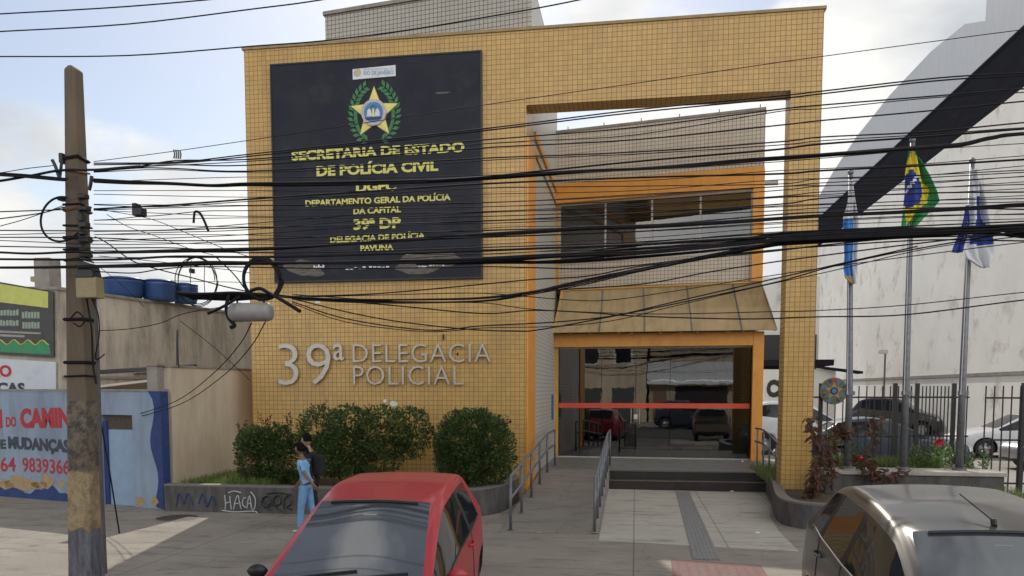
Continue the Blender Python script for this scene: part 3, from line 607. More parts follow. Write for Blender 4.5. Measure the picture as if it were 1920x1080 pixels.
for sgn in (-1, 1):
    wr = MB()
    for k in range(13):
        a = R_(-72 + k * 11.2); rr = .54 - .03 * math.cos(a * 2)
        for side in (-1, 1):
            bx, bz = rr * math.cos(a) * .92, rr * math.sin(a) * 1.06; dirn = a + math.pi / 2 + side * .75; Ln = .17
            tx, tz = bx + Ln * math.cos(dirn), bz + Ln * math.sin(dirn); nx, nz = -math.sin(dirn) * .042, math.cos(dirn) * .042
            m_ = ((bx + tx) / 2, (bz + tz) / 2)
            wr.prism([(cx + sgn * q[0], ys - .001 - .0006 * k - (.0003 if side > 0 else 0), cz + q[1]) for q in ((bx, bz), (m_[0] + nx, m_[1] + nz), (tx, tz), (m_[0] - nx, m_[1] - nz))], (0, -.004, 0))
    part(wr, 'laurel_branch', LEAFG, em)

# ------------------------------------------------------------------ planters, ramp, rails
def curved_wall(pts, h, th, n=6):
    """wall of height h whose street face follows pts (left to right), th thick behind"""
    c = spline([Vector((x, y, 0)) for x, y in pts], n); mb = MB(); N = len(c); vs = []
    for i, p in enumerate(c):
        t = (c[min(i + 1, N - 1)] - c[max(i - 1, 0)]).normalized(); nn = Vector((-t.y, t.x, 0))
        q = p + nn * th; vs += [p, p + Vector((0, 0, h)), q + Vector((0, 0, h)), q]
    fs = []
    for i in range(N - 1):
        for k in range(4): a = i * 4 + k; b = i * 4 + (k + 1) % 4; fs.append((a, b, b + 4, a + 4))
    fs += [(3, 2, 1, 0), tuple((N - 1) * 4 + k for k in range(4))]
    return mb.add(vs, fs), c
lp = thing('planter', 'long low dark stone planter with graffiti holding the bushes before the yellow wall', 'planter', (-6, 14.2, 0))
lw_pts = [(-9.16, 14.16), (-7.6, 14.17), (-6.0, 14.2), (-4.4, 14.2), (-3.5, 14.22), (-2.9, 14.45), (-2.58, 15.0), (-2.48, 15.8), (-2.46, 16.66)]
mb, lc = curved_wall(lw_pts, .50, .16); part(mb, 'planter_wall', PLANT_W, lp)
mb, _ = curved_wall([(x, y) for x, y in lw_pts], .035, .2); cp = part(mb, 'planter_coping', GRAN_EDGE, lp); cp.location.z = .503
part(MB().prism([(-9.1, 14.36, .36), (-3.4, 14.4, .36), (-2.75, 15.2, .36), (-2.68, 16.69, .36), (-9.1, 16.69, .36)], (0, 0, .05)), 'planter_soil', SOIL, lp)
def scribble(u0, v0, w, h, n, y, m, r, seed, name):
    rr = random.Random(seed); pts = []
    for i in range(n):
        t = i / (n - 1); p = P(u0 + w * (t + rr.uniform(-.06, .06)), v0 + h * rr.uniform(-.5, .5), y); pts.append(p)
    return part(MB().tube([Vector((q.x, y, q.z)) for q in spline(pts, 5)], r, 4), name, m, lp)
GRAFW = mat('white_spray_paint', (.5, .5, .5), (.34, .34, .34), 20, .7)
def stroke(px, r, m=GRAFW, y=14.156, sm=True):
    pts = [P(u, v, y) for u, v in px]; return part(MB().tube(spline(pts, 5) if sm else pts, r, 4), 'graffiti_stroke', m, lp)
for px in ([(421, 928), (423, 945), (422, 955)], [(431, 930), (432, 944), (434, 955)], [(422, 944), (432, 941)], [(438, 955), (441, 940), (446, 929), (449, 942), (452, 954)], [(440, 945), (451, 943)],
           [(461, 933), (456, 936), (455, 946), (461, 952)], [(463, 953), (465, 938), (468, 930), (470, 942), (472, 954)], [(464, 945), (471, 943)], [(470, 922), (478, 934), (478, 950), (472, 960)], [(416, 957), (440, 960), (476, 959), (484, 964)], [(428, 924), (440, 921), (452, 924)]): stroke(px, .013)
for px in ([(494, 932), (490, 945), (500, 952), (508, 942), (502, 930), (494, 938), (506, 958)], [(512, 950), (514, 934), (524, 930), (526, 944), (516, 950), (530, 960)], [(532, 955), (534, 936), (542, 930), (546, 944), (538, 952), (548, 956)], [(500, 926), (520, 924), (545, 928)]): stroke(px, .012, BLACKM)
for px in ([(330, 950), (336, 925), (345, 945), (352, 925), (362, 948)], [(372, 945), (380, 926), (388, 950), (398, 930), (404, 948)]): stroke(px, .014, NAVYP)
rp = thing('planter', 'curved dark stone planter around the foot of the right yellow pillar', 'planter', (3.2, 16, 0))
rw_pts = [(3.02, 18.9), (2.90, 17.4), (2.74, 16.2), (2.60, 15.0), (2.66, 14.3), (3.0, 13.95), (3.7, 13.8), (4.8, 13.8), (6.0, 13.9)]
mb, rc = curved_wall(rw_pts, .42, .16); part(mb, 'planter_wall', PLANT_W, rp)
mb, _ = curved_wall(rw_pts, .03, .19); cp = part(mb, 'planter_coping', GRAN_EDGE, rp); cp.location.z = .423
part(MB().prism([(3.1, 18.3, .3), (2.82, 15.2, .3), (3.05, 14.2, .3), (3.9, 14.0, .3), (6, 14.08, .3), (6, 16.25, .3), (3.6, 16.25, .3), (3.6, 18.3, .3)], (0, 0, .05)), 'planter_soil', SOIL, rp)
fb = thing('flagpole_plinth', 'low concrete plinth carrying the three flagpoles', 'plinth', (5.3, 16.8, 0))
part(MB().box(3.75, 7.02, 16.3, 17.35, .0, .72), 'plinth_body', PLANT_W, fb, bevel=.01)
part(MB().box(3.70, 7.06, 16.26, 17.05, .723, .80), 'plinth_slab', mat('pale_concrete_slab', (.42, .39, .34), (.34, .31, .27), 5, .8, bmp=.2, dirt=(.18, .16, .14), dirt_scale=4, dirt_amt=.6), fb, bevel=.01)
part(MB().box(3.75, 7.0, 17.06, 18.3, .1, .78), 'plinth_soil', SOIL, fb)
ra = thing('entrance_ramp', 'grey concrete wheelchair ramp left of the dark entrance steps', 'ramp', (-1.4, 15, 0))
part(MB().prism([(-2.24, 12.9, .002), (-2.24, 19.44, .002), (-2.24, 19.44, .424), (-2.24, 18.6, .424), (-2.24, 12.9, .012)], (1.56, 0, 0)), 'ramp_slab', RAMPM, ra)
part(MB().prism([(-.675, 12.9, .002), (-.675, 19.44, .002), (-.675, 19.44, .455), (-.675, 18.6, .455), (-.675, 12.9, .04)], (.07, 0, 0)), 'ramp_kerb', CONC, ra)
def ramp_z(y): return max(0.01, min(.424, .012 + (y - 12.9) / 5.7 * .412))
def handrail(name, label, pts, posts, parent_loc, h=.92, zf=ramp_z, mid=.38, r=.024):
    t = thing(name, label, 'handrail', parent_loc)
    for hh, nm in ((h, 'top_rail'), (h - mid, 'middle_rail')):
        part(MB().tube([Vector((x, y, zf(y) + hh)) for x, y in pts], r, 8), nm, RAIL, t, smooth=True)
    for (x, y) in posts:
        part(MB().tube([(x, y, zf(y) - .01), (x, y, zf(y) + h)], r * 1.02, 8), 'post', RAIL, t, smooth=True)
        part(MB().box(x - .05, x + .05, y - .05, y + .05, zf(y), zf(y) + .012), 'post_foot', RAIL, t)
    return t
handrail('handrail', 'grey tubular handrail on the left edge of the ramp beside the bush', [(-2.06, 13.0), (-2.06, 18.6), (-2.06, 20.4)], [(-2.06, 13.0), (-2.06, 14.3), (-2.06, 15.7), (-2.06, 17.1), (-2.06, 18.6), (-2.06, 20.4)], (-2.06, 16, 0))
handrail('handrail', 'grey tubular handrail between the ramp and the dark steps', [(-.64, 12.95), (-.64, 18.6), (-.64, 20.6)], [(-.64, 12.95)] + [(-.64, 13.9 + .95 * i) for i in range(6)] + [(-.64, 20.6)], (-.64, 16, 0), zf=lambda y: ramp_z(y) + .0)
sr = thing('handrail', 'grey curved handrail beside the right edge of the entrance steps near the pillar', 'handrail', (3.25, 19, 0))
rz = lambda y: .42 if y > 19.6 else max(.42 - (19.6 - y) * .12, .2)
for hh, nm in ((.95, 'top_rail'), (.6, 'middle_rail')):
    part(MB().tube(spline([Vector((3.16, 21.6, .42 + hh)), Vector((3.2, 20.6, .42 + hh)), Vector((3.22, 19.4, .36 + hh - .05)), Vector((3.2, 18.2, .15 + hh)), Vector((3.12, 17.4, hh - .02))], 6), .024, 8), nm, RAIL, sr, smooth=True)
for y in (21.5, 20.5, 19.6, 18.7, 17.9):
    z = {21.5: .42, 20.5: .42, 19.6: .34, 18.7: .2, 17.9: .06}[y]
    part(MB().tube([(3.2, y, .3), (3.2, y, z + .95)], .022, 8), 'post', RAIL, sr, smooth=True)
part(MB().box(3.05, 3.6, 18.3, 22.3, 0, .40), 'stair_cheek', GRANITE, ps)

# ------------------------------------------------------------------ left: blue yard wall, beige house
# blue wall, running a little towards the street at the right
W0, W1 = Vector((-15.6, 15.95, 0)), Vector((-9.30, 14.36, 0))
dW = (W1 - W0).normalized(); nW_ = Vector((dW.y, -dW.x, 0)); LW = (W1 - W0).length
def wbox(mb, x0, x1, z0, z1, back, front): return fbox(mb, W0, dW, nW_, x0, x1, z0, z1, back, front)
def wxz(u, v):   # where the sight line meets the wall plane, in wall coordinates
    d = ray(u, v); t = (W0 - _C).dot(nW_) / d.dot(nW_); p = _C + d * t; return (p - W0).dot(dW), p.z
bw = thing('yard_wall', 'pale blue painted yard wall with red and black hand lettering and a narrow door', 'wall', (-12.4, 15.2, 0))
xd0, xd1 = wxz(190, 850)[0], wxz(250, 850)[0]
zt = 2.36; zdt = wxz(220, 778)[1]
part(wbox(wbox(wbox(MB(), 0, xd0, -.1, zt, .18, 0), xd1, LW, -.1, zt, .18, 0), xd0, xd1, zdt, zt, .18, 0), 'wall_face', BLUE, bw)
def wpoly(pts, y0, th): 
    q = [W0 + dW * x + nW_ * y0 + Vector((0, 0, z)) for x, z in pts]; return MB().prism(q, nW_ * th)
# navy skirting with a wavy edge, navy corner band
x_l = .0; pts = [(x_l, -.1)]; N = 26
pts = [(0, -.05), (xd0 - .02, -.05)] + [(xd0 - .02 - (xd0 - .02) * i / N, .22 + .10 * math.sin(i * .9) + .05 * math.sin(i * 2.3 + 1)) for i in range(N + 1)]
part(wpoly(pts, .001, .004), 'navy_skirting', NAVYP, bw)
xn = wxz(285, 850)[0]
pts = [(LW - .003, -.02), (LW - .003, zt - .002)] + [(xn + .08 * math.sin(i * .75) + (.0 if i else -.05) + .10 * (i / 14), zt - .002 - (zt - .05) * i / 14) for i in range(15)]
part(wpoly(pts, .001, .004), 'navy_corner_band', NAVYP, bw)
part(wbox(MB(), LW + .001, LW + .006, -.05, zt - .003, .179, .004), 'navy_corner_band', NAVYP, bw)
for k, (u, v, rx, rz_) in enumerate(((40, 906, .55, .15), (88, 902, .2, .15), (10, 908, .3, .1), (116, 908, .10, .09), (262, 940, .12, .10), (290, 940, .09, .10), (75, 910, .25, .08))):
    x, z = wxz(u, v); r_ = random.Random(k + 40); ph = [r_.uniform(0, 6) for _ in range(3)]
    part(wpoly([(x + rx * math.cos(a) * (1 + .2 * math.sin(3 * a + ph[0]) + .12 * math.sin(7 * a + ph[1])), z + rz_ * math.sin(a) * (1 + .2 * math.sin(4 * a + ph[2]))) for a in [2 * math.pi * i / 30 for i in range(30)]], .004, .004), 'peeled_patch', PEEL, bw)
dr = part(wbox(MB(), xd0 + .11, xd1 - .0, .0, wxz(220, 806)[1], .16, -.10), 'door', BLUED, bw)
part(wbox(MB(), xd0, xd0 + .105, -.05, wxz(220, 790)[1], .16, -.06), 'door_post', NAVYP, bw)
part(wbox(MB(), xd0 + .11, xd1, wxz(220, 805)[1], zdt, .16, -.09), 'door_vent', mat('rusty_vent_grille', (.10, .075, .055), (.05, .04, .035), 26, .8, bmp=.5), bw)
part(wbox(MB(), 0, LW, zt + .003, zt + .04, .2, .02), 'wall_coping', CONC, bw)
def wtext(s, ul, vb, ur, vt, m, bold, vbr=None, name='painted_lettering'):
    x0, z0 = wxz(ul, vb); x1, zr = wxz(ur, vbr or vb); _, z1 = wxz(ul, vt)
    return lettering(s, x0, x1, z0, z1, .001, .005, m, name, bw, bold, 1.0, zr - z0, pos=(W0.x, W0.y), dirx=(dW.x, dW.y))
wtext('N', -18, 803, 5, 768, REDP, .05, 803); wtext('DO', 12, 801, 31, 782, REDP, .03, 800); wtext('CAMIN', 39, 803, 133, 766, REDP, .055, 802)
wtext('DE', -14, 842, 12, 824, DKP, .05, 842); wtext('MUDANÇAS', 16, 841, 131, 818, DKP, .06, 849)
wtext('364', -12, 884, 30, 858, REDP, .015, 884); wtext('9839366', 43, 884, 131, 858, REDP, .015, 890)
# corner stub pillar and little roof behind the blue wall
cpil = thing('wall_pillar', 'short grey pillar stub on the corner of the blue yard wall', 'pillar', (-9.5, 14.6, 0))
part(MB().box(-9.62, -9.40, 14.42, 14.62, 2.405, 2.86), 'pillar_shaft', CONC, cpil); part(MB().box(-9.65, -9.37, 14.39, 14.63, 2.863, 2.9), 'pillar_cap', CONC, cpil)
shed = thing('shed_roof', 'small pale sheet roof peeking over the blue yard wall', 'roof', (-11, 17, 0))
part(MB().prism([(-12.9, 15.9, 2.32), (-9.45, 15.2, 2.62), (-9.45, 17.6, 2.55), (-12.9, 17.6, 2.28)], (0, 0, .05)), 'roof_sheet', mat('cream_roof_sheet', (.6, .55, .44), (.5, .45, .36), 4, .6), shed)
part(MB().tube([(-12.9, 16.9, 2.78), (-9.5, 16.0, 2.9)], .05, 6), 'roof_beam', BLACKM, shed)
# cream boundary wall between blue yard and the police station
cw = thing('boundary_wall', 'tall cream rendered boundary wall between the blue yard wall and the station', 'wall', (-9.1, 16, 0))
part(MB().prism([(-9.265, 14.66, -.1), (-9.0, 17.8, -.1), (-9.2, 17.8, -.1), (-9.465, 14.66, -.1)], (0, 0, 2.94)), 'wall_face', BEIGE2, cw)
part(MB().prism([(-9.245, 14.64, 2.843), (-8.98, 17.82, 2.843), (-9.22, 17.82, 2.843), (-9.485, 14.64, 2.843)], (0, 0, .04)), 'wall_coping', CONC, cw)
part(MB().tube([(-9.245, 14.9, 2.85), (-9.245, 14.9, 3.15), (-9.245, 14.92, 3.6)], [.035, .03, .018], 6), 'conduit', BLACKM, cw)
# house behind
hs = thing('beige_house', 'stained beige two-storey house with a long blank side wall and blue tanks on its roof', 'building', (-14.5, 20, 0))
part(MB().prism([(-13.2, 16.5, -.1), (-11.55, 26, -.1), (-26, 26, -.1), (-26, 15.0, -.1)], (0, 0, 4.78)), 'house_wall', BEIGE, hs)
part(MB().prism([(-13.16, 16.46, 4.683), (-11.5, 26.05, 4.683), (-26, 26.05, 4.683), (-26, 14.95, 4.683)], (0, 0, .07)), 'roof_edge', CONC, hs)
part(MB().box(-14.35, -13.95, 17.2, 17.6, 4.76, 5.55), 'chimney', CONC, hs)
part(MB().box(-14.5, -14.36, 17.25, 17.4, 5.0, 5.12), 'chimney_spout', TAN, hs)
part(MB().prism([(-13.17, 16.52, 2.66), (-11.53, 26.0, 2.66), (-11.50, 26.0, 2.66), (-13.14, 16.52, 2.66)], (0, 0, .06)), 'wall_ledge', CONC, hs)
part(MB().tube([(-12.75, 18.6, 2.85), (-12.5, 20.2, 2.85)], .05, 6), 'drain_pipe', CONC, hs)
# banner and white board on its street front (Q0..Q1 faces the street)
Q0, Q1 = Vector((-26, 14.98, 0)), Vector((-13.2, 16.48, 0)); dQ = (Q1 - Q0).normalized(); nQ = Vector((dQ.y, -dQ.x, 0))
def qxz(u, v): d = ray(u, v); t = (Q0 - _C).dot(nQ) / d.dot(nQ); p = _C + d * t; return (p - Q0).dot(dQ), p.z
def qpoly(px, y0, th): return MB().prism([Q0 + dQ * x + nQ * y0 + Vector((0, 0, z)) for x, z in [qxz(u, v) for u, v in px]], nQ * th)
bn = thing('shop_banner', 'framed dark shop banner with lime top band and green wavy base on the beige house', 'banner', (-14, 16.3, 3))
part(qpoly([(-150, 502), (103, 547), (104, 670), (-150, 655)], .02, .05), 'banner_panel', BANN, bn)
part(qpoly([(-148, 507), (94, 548), (94, 578), (-148, 549)], .073, .004), 'banner_top', BANY, bn)
wv = [(-148 + i * 4, 640 + .10 * (i * 4 - 148 + 148) * .12 + 4.5 * math.sin(i * .95)) for i in range(62)]
part(qpoly([(-148, 653), (99, 665)] + [(u, v) for u, v in reversed(wv)], .073, .004), 'banner_base', BANG, bn)
for i in range(61):
    pass
part(MB().tube([Q0 + dQ * qxz(u, v)[0] + nQ * .08 + Vector((0, 0, qxz(u, v)[1])) for u, v in wv], .016, 4), 'banner_wave_line', BANY, bn)
for (u0, u1, v0, v1) in ((5, 40, 582, 592), (45, 79, 585, 597), (3, 40, 601, 611), (46, 79, 604, 616), (-60, -5, 574, 586), (-60, -8, 592, 605)):
    rr = random.Random(int(u0 * 7 + v0)); k = 6
    for i in range(k):
        a = u0 + (u1 - u0) * i / k; b = u0 + (u1 - u0) * (i + .78) / k; j = rr.uniform(-2, 2)
        part(qpoly([(a, v1 + j * .4), (b, v1 + .4), (b, v0 + j), (a, v0)], .073, .003), 'banner_lettering', BANL, bn)
part(qpoly([(3, 624), (80, 627), (80, 624), (3, 620)], .073, .003), 'banner_line', GREYE, bn); part(qpoly([(3, 631), (50, 633), (50, 629), (3, 627)], .073, .003), 'banner_line', GREYE, bn)
wb = thing('painted_board', 'white painted board with red and black letters under the dark shop banner', 'sign', (-14, 16.3, 2.6))
part(qpoly([(-150, 663), (107, 679), (107, 745), (-150, 745)], .02, .03), 'board_panel', SIGNW, wb)
def qtext(s, ul, vb, ur, vt, m, bold):
    x0, z0 = qxz(ul, vb); x1, zr = qxz(ur, vb + 1); _, z1 = qxz(ul, vt)
    return lettering(s, x0, x1, z0, z1, .052, .004, m, 'board_lettering', wb, bold, 1.0, zr - z0, pos=(Q0.x, Q0.y), dirx=(dQ.x, dQ.y))
qtext('ÃO', -18, 706, 25, 684, REDP, .04); qtext('ÇAS', -2, 737, 50, 717, DKP, .05)
# water tanks on the roof
def tank(u0, u1, vt, vb, x_wall, label):
    uc = (u0 + u1) / 2; p = onX(uc, vb, x_wall - .55); d = (p - _C).dot(_F); r = (u1 - u0) / 2 / CAM_F * d * .97; h = (vb - vt) / CAM_F * d + .1
    t = thing('water_tank', label, 'water tank', (p.x, p.y, 4.76), 'blue plastic tanks on the beige house roof')
    z = 4.76; prof = [(r * .86, 0), (r * .88, .06)]
    for k in range(5): prof += [(r * (.89 + .02 * k), h * (.12 + .14 * k)), (r * (.94 + .02 * k), h * (.16 + .14 * k))]
    prof += [(r * .98, h * .86)]
    part(MB().lathe(prof, 28, (p.x, p.y, z)), 'tank_body', TANK, t, smooth=True)
    part(MB().lathe([(r * 1.03, h * .862), (r * 1.03, h * .9), (r * .7, h * .985), (r * .2, h * 1.02)], 28, (p.x, p.y, z)), 'tank_lid', TANK, t, smooth=True)
tank(192, 270, 535, 567, -12.7, 'largest blue water tank, nearest the utility pole on the beige roof')
tank(267, 331, 546, 578, -12.1, 'middle blue water tank of the three on the beige roof')
tank(326, 372, 557, 588, -11.75, 'smallest blue water tank, farthest from the utility pole')

# ------------------------------------------------------------------ right: big white shed, fence, car park backdrop
XW = 14.0
wh = thing('white_warehouse', 'huge white rendered warehouse with dark eave band and grey barrel roof beyond the car park', 'building', (XW, 45, 0))
part(MB().box(XW, 40, 27.5, 66, 0, 13.5), 'warehouse_wall', WHITEB, wh)
part(MB().box(XW - .0, 40, 27.4, 66.2, 13.503, 15.75), 'eave_band', DARKB, wh)
prof = [(27.3, 15.753), (66.5, 15.753), (66.5, 17.2), (61, 18.1), (55, 18.7), (48.3, 18.9), (42, 18.7), (38, 18.2), (35.9, 17.4), (35.85, 18.3), (32, 18.8), (27.3, 19.0)]
part(MB().prism([(XW - .06, y, z) for y, z in prof], (20, 0, 0)), 'barrel_roof', METAL, wh)
part(MB().box(XW - .12, XW - .003, 27.4, 66, 2.92, 3.06), 'wall_ledge', CONC, wh)
part(MB().box(XW - .05, XW - .003, 27.4, 66, .1, 2.9), 'lower_wall', WHITEB, wh)
part(MB().tube([(XW - .1, 31.9, 13.4), (XW - .1, 31.9, 15.8)], .08, 6), 'eave_strut', STEEL, wh)
hb = thing('back_building', 'pale low building with a dark carport opening glimpsed between station and pillar', 'building', (9, 44, 0))
part(MB().box(6.2, 10.0, 46, 50, 0, 8.6), 'back_wall', WHITEB, hb)
part(MB().box(6.6, 9.9, 42, 46, 3.6, 3.9), 'carport_roof', DARKB, hb); part(MB().box(6.7, 9.8, 45.6, 45.95, 3.0, 5.4), 'dark_opening', BLACKM, hb)
part(MB().box(6.3, 9.9, 41.6, 41.9, .1, 3.4), 'carport_front', WHITEB, hb)
a = onY(1437, 745, 41.55); b = onY(1466, 745, 41.55); t_ = onY(1432, 712, 41.55)
lettering('CI', a.x, b.x, a.z, t_.z, 41.59, .02, BLACKM, 'wall_sign_lettering', hb, .07)
part(MB().prism([(8.6, 41.5, 3.5), (10.9, 40.5, 3.15), (10.9, 41.5, 3.15)], (0, 0, .12)), 'canopy', DARKB, hb)
cm = thing('camera_mast', 'thin grey mast with a small security camera against the white warehouse wall', 'mast', (13, 36, 0))
p = onX(1660, 660, 13.4); part(MB().tube([(p.x, p.y, .1), (p.x, p.y, p.z)], .05, 6), 'mast_pole', STEEL, cm)
part(MB().box(p.x - .35, p.x + .12, p.y - .1, p.y + .1, p.z - .1, p.z + .12), 'security_camera', PLATE, cm, bevel=.03)
# fence
def fence(name, label, x0, x1, y, posts, gap, ztop=2.5, rails=(.45, 1.35, 2.22), bar=.011, cat='fence'):
    f = thing(name, label, cat, ((x0 + x1) / 2, y, 0)); n = int((x1 - x0) / gap)
    bars = MB()
    for i in range(n + 1):
        x = x0 + gap * i
        if any(abs(x - q) < .05 for q in posts): continue
        part(MB().box(x - bar, x + bar, y - bar, y + bar, .12, ztop - .03 + .0 * i), 'bar', BLACKM, f)
    for q in posts: part(MB().box(q - .04, q + .04, y - .04, y + .04, -.05, ztop + .03), 'post', BLACKM, f)
    ps_ = sorted(posts)
    for z in rails: part(MB().box(x0, x1, y + bar + .001, y + bar + .03, z - .018, z + .018), 'rail', BLACKM, f)
    return f
fence('metal_fence', 'black metal railing between the right pillar and the car park gate', 3.75, 6.02, 18.5, (4.10, 5.66), .165)
fence('metal_fence', 'black metal railing with wide spaced bars at the right edge beside the plinth', 7.15, 11.4, 17.6, (7.87, 9.6, 11.3), .165)
fence('sliding_gate', 'black closely barred sliding gate behind the middle and right flagpoles', 6.05, 7.35, 18.9, (6.25, 7.02), .078, cat='gate')
# round emblem on the fence
ec = onY(1563, 733, 18.4)
re = thing('round_emblem', 'round multicoloured crest plaque mounted on the railing right of the yellow pillar', 'emblem', tuple(ec))
part(MB().lathe([(.30, 0), (.30, -.02), (.285, -.028)], 32, tuple(ec), 'Y'), 'plaque', mat('tan_plaque', (.20, .155, .10), (.15, .115, .075), 9, .5), re)
for k in range(16):
    a0 = 2 * math.pi * k / 16; m_ = (LEAFG, EMN, LEAFG, EMB)[k % 4]
    part(MB().prism([(ec.x + .16 * math.cos(a0), ec.y - .029, ec.z + .16 * math.sin(a0)), (ec.x + .255 * math.cos(a0 + .17), ec.y - .029, ec.z + .255 * math.sin(a0 + .17)), (ec.x + .27 * math.cos(a0 + .02), ec.y - .029, ec.z + .27 * math.sin(a0 + .02)), (ec.x + .25 * math.cos(a0 - .17), ec.y - .029, ec.z + .25 * math.sin(a0 - .17))], (0, -.004, 0)), 'leaf', m_, re)
part(MB().prism([(ec.x + x * .36, ec.y - .034, ec.z + z * .36) for x, z in star_pts(.55, .26)], (0, -.006, 0)), 'star', mat('dull_gold', (.40, .33, .12), (.32, .26, .09), 8, .5), re)
part(MB().lathe([(.085, -.041), (.085, -.048)], 20, tuple(ec), 'Y'), 'disc', EMN, re); part(MB().lathe([(.05, -.049), (.05, -.053)], 16, tuple(ec), 'Y'), 'inner_disc', EMB, re)
part(MB().box(ec.x - .05, ec.x + .05, ec.y - .036, ec.y - .03, ec.z + .20, ec.z + .27), 'ribbon', EMR, re)

# flagpoles and flags
YP = 16.75
def flagpole(u, vt, label):
    b = onY(u[0], 885, YP); t = onY(u[1], vt, YP)
    f = thing('flagpole', label, 'flagpole', (b.x, YP, .80), None)
    part(MB().tube([(b.x, YP, .80), (b.x, YP, 2.4), (t.x, YP, t.z)], [.075, .066, .045], 12), 'pole', STEEL, f, smooth=True)
    part(MB().lathe([(.13, .8), (.13, .83), (.09, .85)], 16, (b.x, YP, 0)), 'base_plate', STEEL, f)
    part(MB().lathe([(.02, 0), (.05, .02), (.06, .06), (.03, .1), (.005, .11)], 12, (t.x, YP, t.z)), 'finial', STEEL, f, smooth=True)
    part(MB().box(b.x - .085, b.x + .085, YP - .09, YP - .0, 2.28, 2.36), 'cleat', STEEL, f)
    part(MB().tube([(b.x - .06, YP - .09, 2.3), (t.x - .04, YP - .07, t.z - .1)], .008, 4), 'halyard', PLATE, f)
    return t
t1 = flagpole((1588, 1595), 328, 'shortest flagpole, next to the yellow pillar')
t2 = flagpole((1693, 1711), 268, 'tallest flagpole, the middle one carrying the green and yellow flag')
t3 = flagpole((1798, 1823), 306, 'right flagpole carrying the white and navy flag')
FG = mat('flag_green', (.02, .24, .07), (.015, .2, .06), 6, .8); FY = mat('flag_yellow', (.75, .58, .03), (.7, .53, .03), 6, .8); FB = mat('flag_blue', (.02, .045, .27), (.015, .035, .22), 6, .8)
FW = mat('flag_white', (.66, .67, .70), (.58, .59, .62), 6, .8); FLB = mat('flag_sky_blue', (.05, .22, .58), (.04, .18, .5), 6, .8); FT = mat('flag_tan', (.45, .3, .17), (.4, .26, .15), 9, .8)
def flag(name, label, outline, mats, mfn, ruffle, nu=26, nv=44):
    """outline: list of (v, u_left, u_right) rows of the hanging cloth; folds push it to and fro in depth"""
    rows = [(onY(ul, v, YP - .12), onY(ur, v, YP - .12)) for v, ul, ur in outline]
    def fn(s, t):
        k = t * (len(rows) - 1); i = min(int(k), len(rows) - 2); w = k - i
        w = w * w * (3 - 2 * w) * .5 + w * .5
        a = rows[i][0].lerp(rows[i + 1][0], w); b = rows[i][1].lerp(rows[i + 1][1], w)
        p = a.lerp(b, s); p.y += ruffle * math.sin(s * 9 + t * 3.0) * (.35 + s) + ruffle * .5 * math.sin(s * 17 + 2 - t * 5); return p
    mb = MB().grid(fn, nu, nv, 0, mfn)
    o = mb.build(name, mats, smooth=True); md = o.modifiers.new('thick', 'SOLIDIFY'); md.thickness = .006
    tag(o, label, 'flag'); return o
def brazil(s, t):
    x, y = s * 1.25 - .30, (t - .46) * 1.75 + s * .12
    if x * x * 1.15 + y * y * 1.5 < .215:
        return 3 if abs(y + .16 - .45 * (x - .1) ** 2 + .25 * x) < .035 else 2
    if abs(x - .10) / .72 + abs(y) / .92 < 1: return 1
    return 0
flag('flag', 'green and yellow flag with a blue disc hanging from the tallest flagpole', [(282, 1706, 1714), (300, 1702, 1726), (330, 1698, 1740), (360, 1697, 1752), (380, 1694, 1757), (395, 1692, 1745), (412, 1691, 1728), (428, 1689, 1714)], [FG, FY, FB, FW], brazil, .09)
flag('flag', 'sky blue and white flag hanging limp from the shortest flagpole', [(338, 1594, 1600), (380, 1590, 1604), (410, 1581, 1608), (440, 1582, 1608), (480, 1583, 1605), (505, 1581, 1606), (520, 1584, 1607), (532, 1596, 1604)], [FLB, FW, FT], lambda s, t: (1 if (t < .3 or s > .72) else 0) if t < .82 else (2 if s < .55 else 1), .06, 18, 40)
flag('flag', 'white and navy flag drooping from the right flagpole', [(318, 1822, 1830), (345, 1821, 1840), (375, 1818, 1846), (410, 1816, 1850), (440, 1808, 1856), (465, 1805, 1860), (485, 1812, 1862), (502, 1838, 1852)], [FB, FW], lambda s, t: 1 if (t < .25 or t > .68 or s > .35 + t * 1.15 or s < .62 - t * .62) else 0, .08, 22, 40)
flag('flag', 'small navy corner of cloth hanging left of the right flagpole', [(385, 1812, 1817), (415, 1806, 1817), (440, 1797, 1812), (462, 1787, 1806), (474, 1784, 1804)], [FB], lambda s, t: 0, .04, 10, 16)

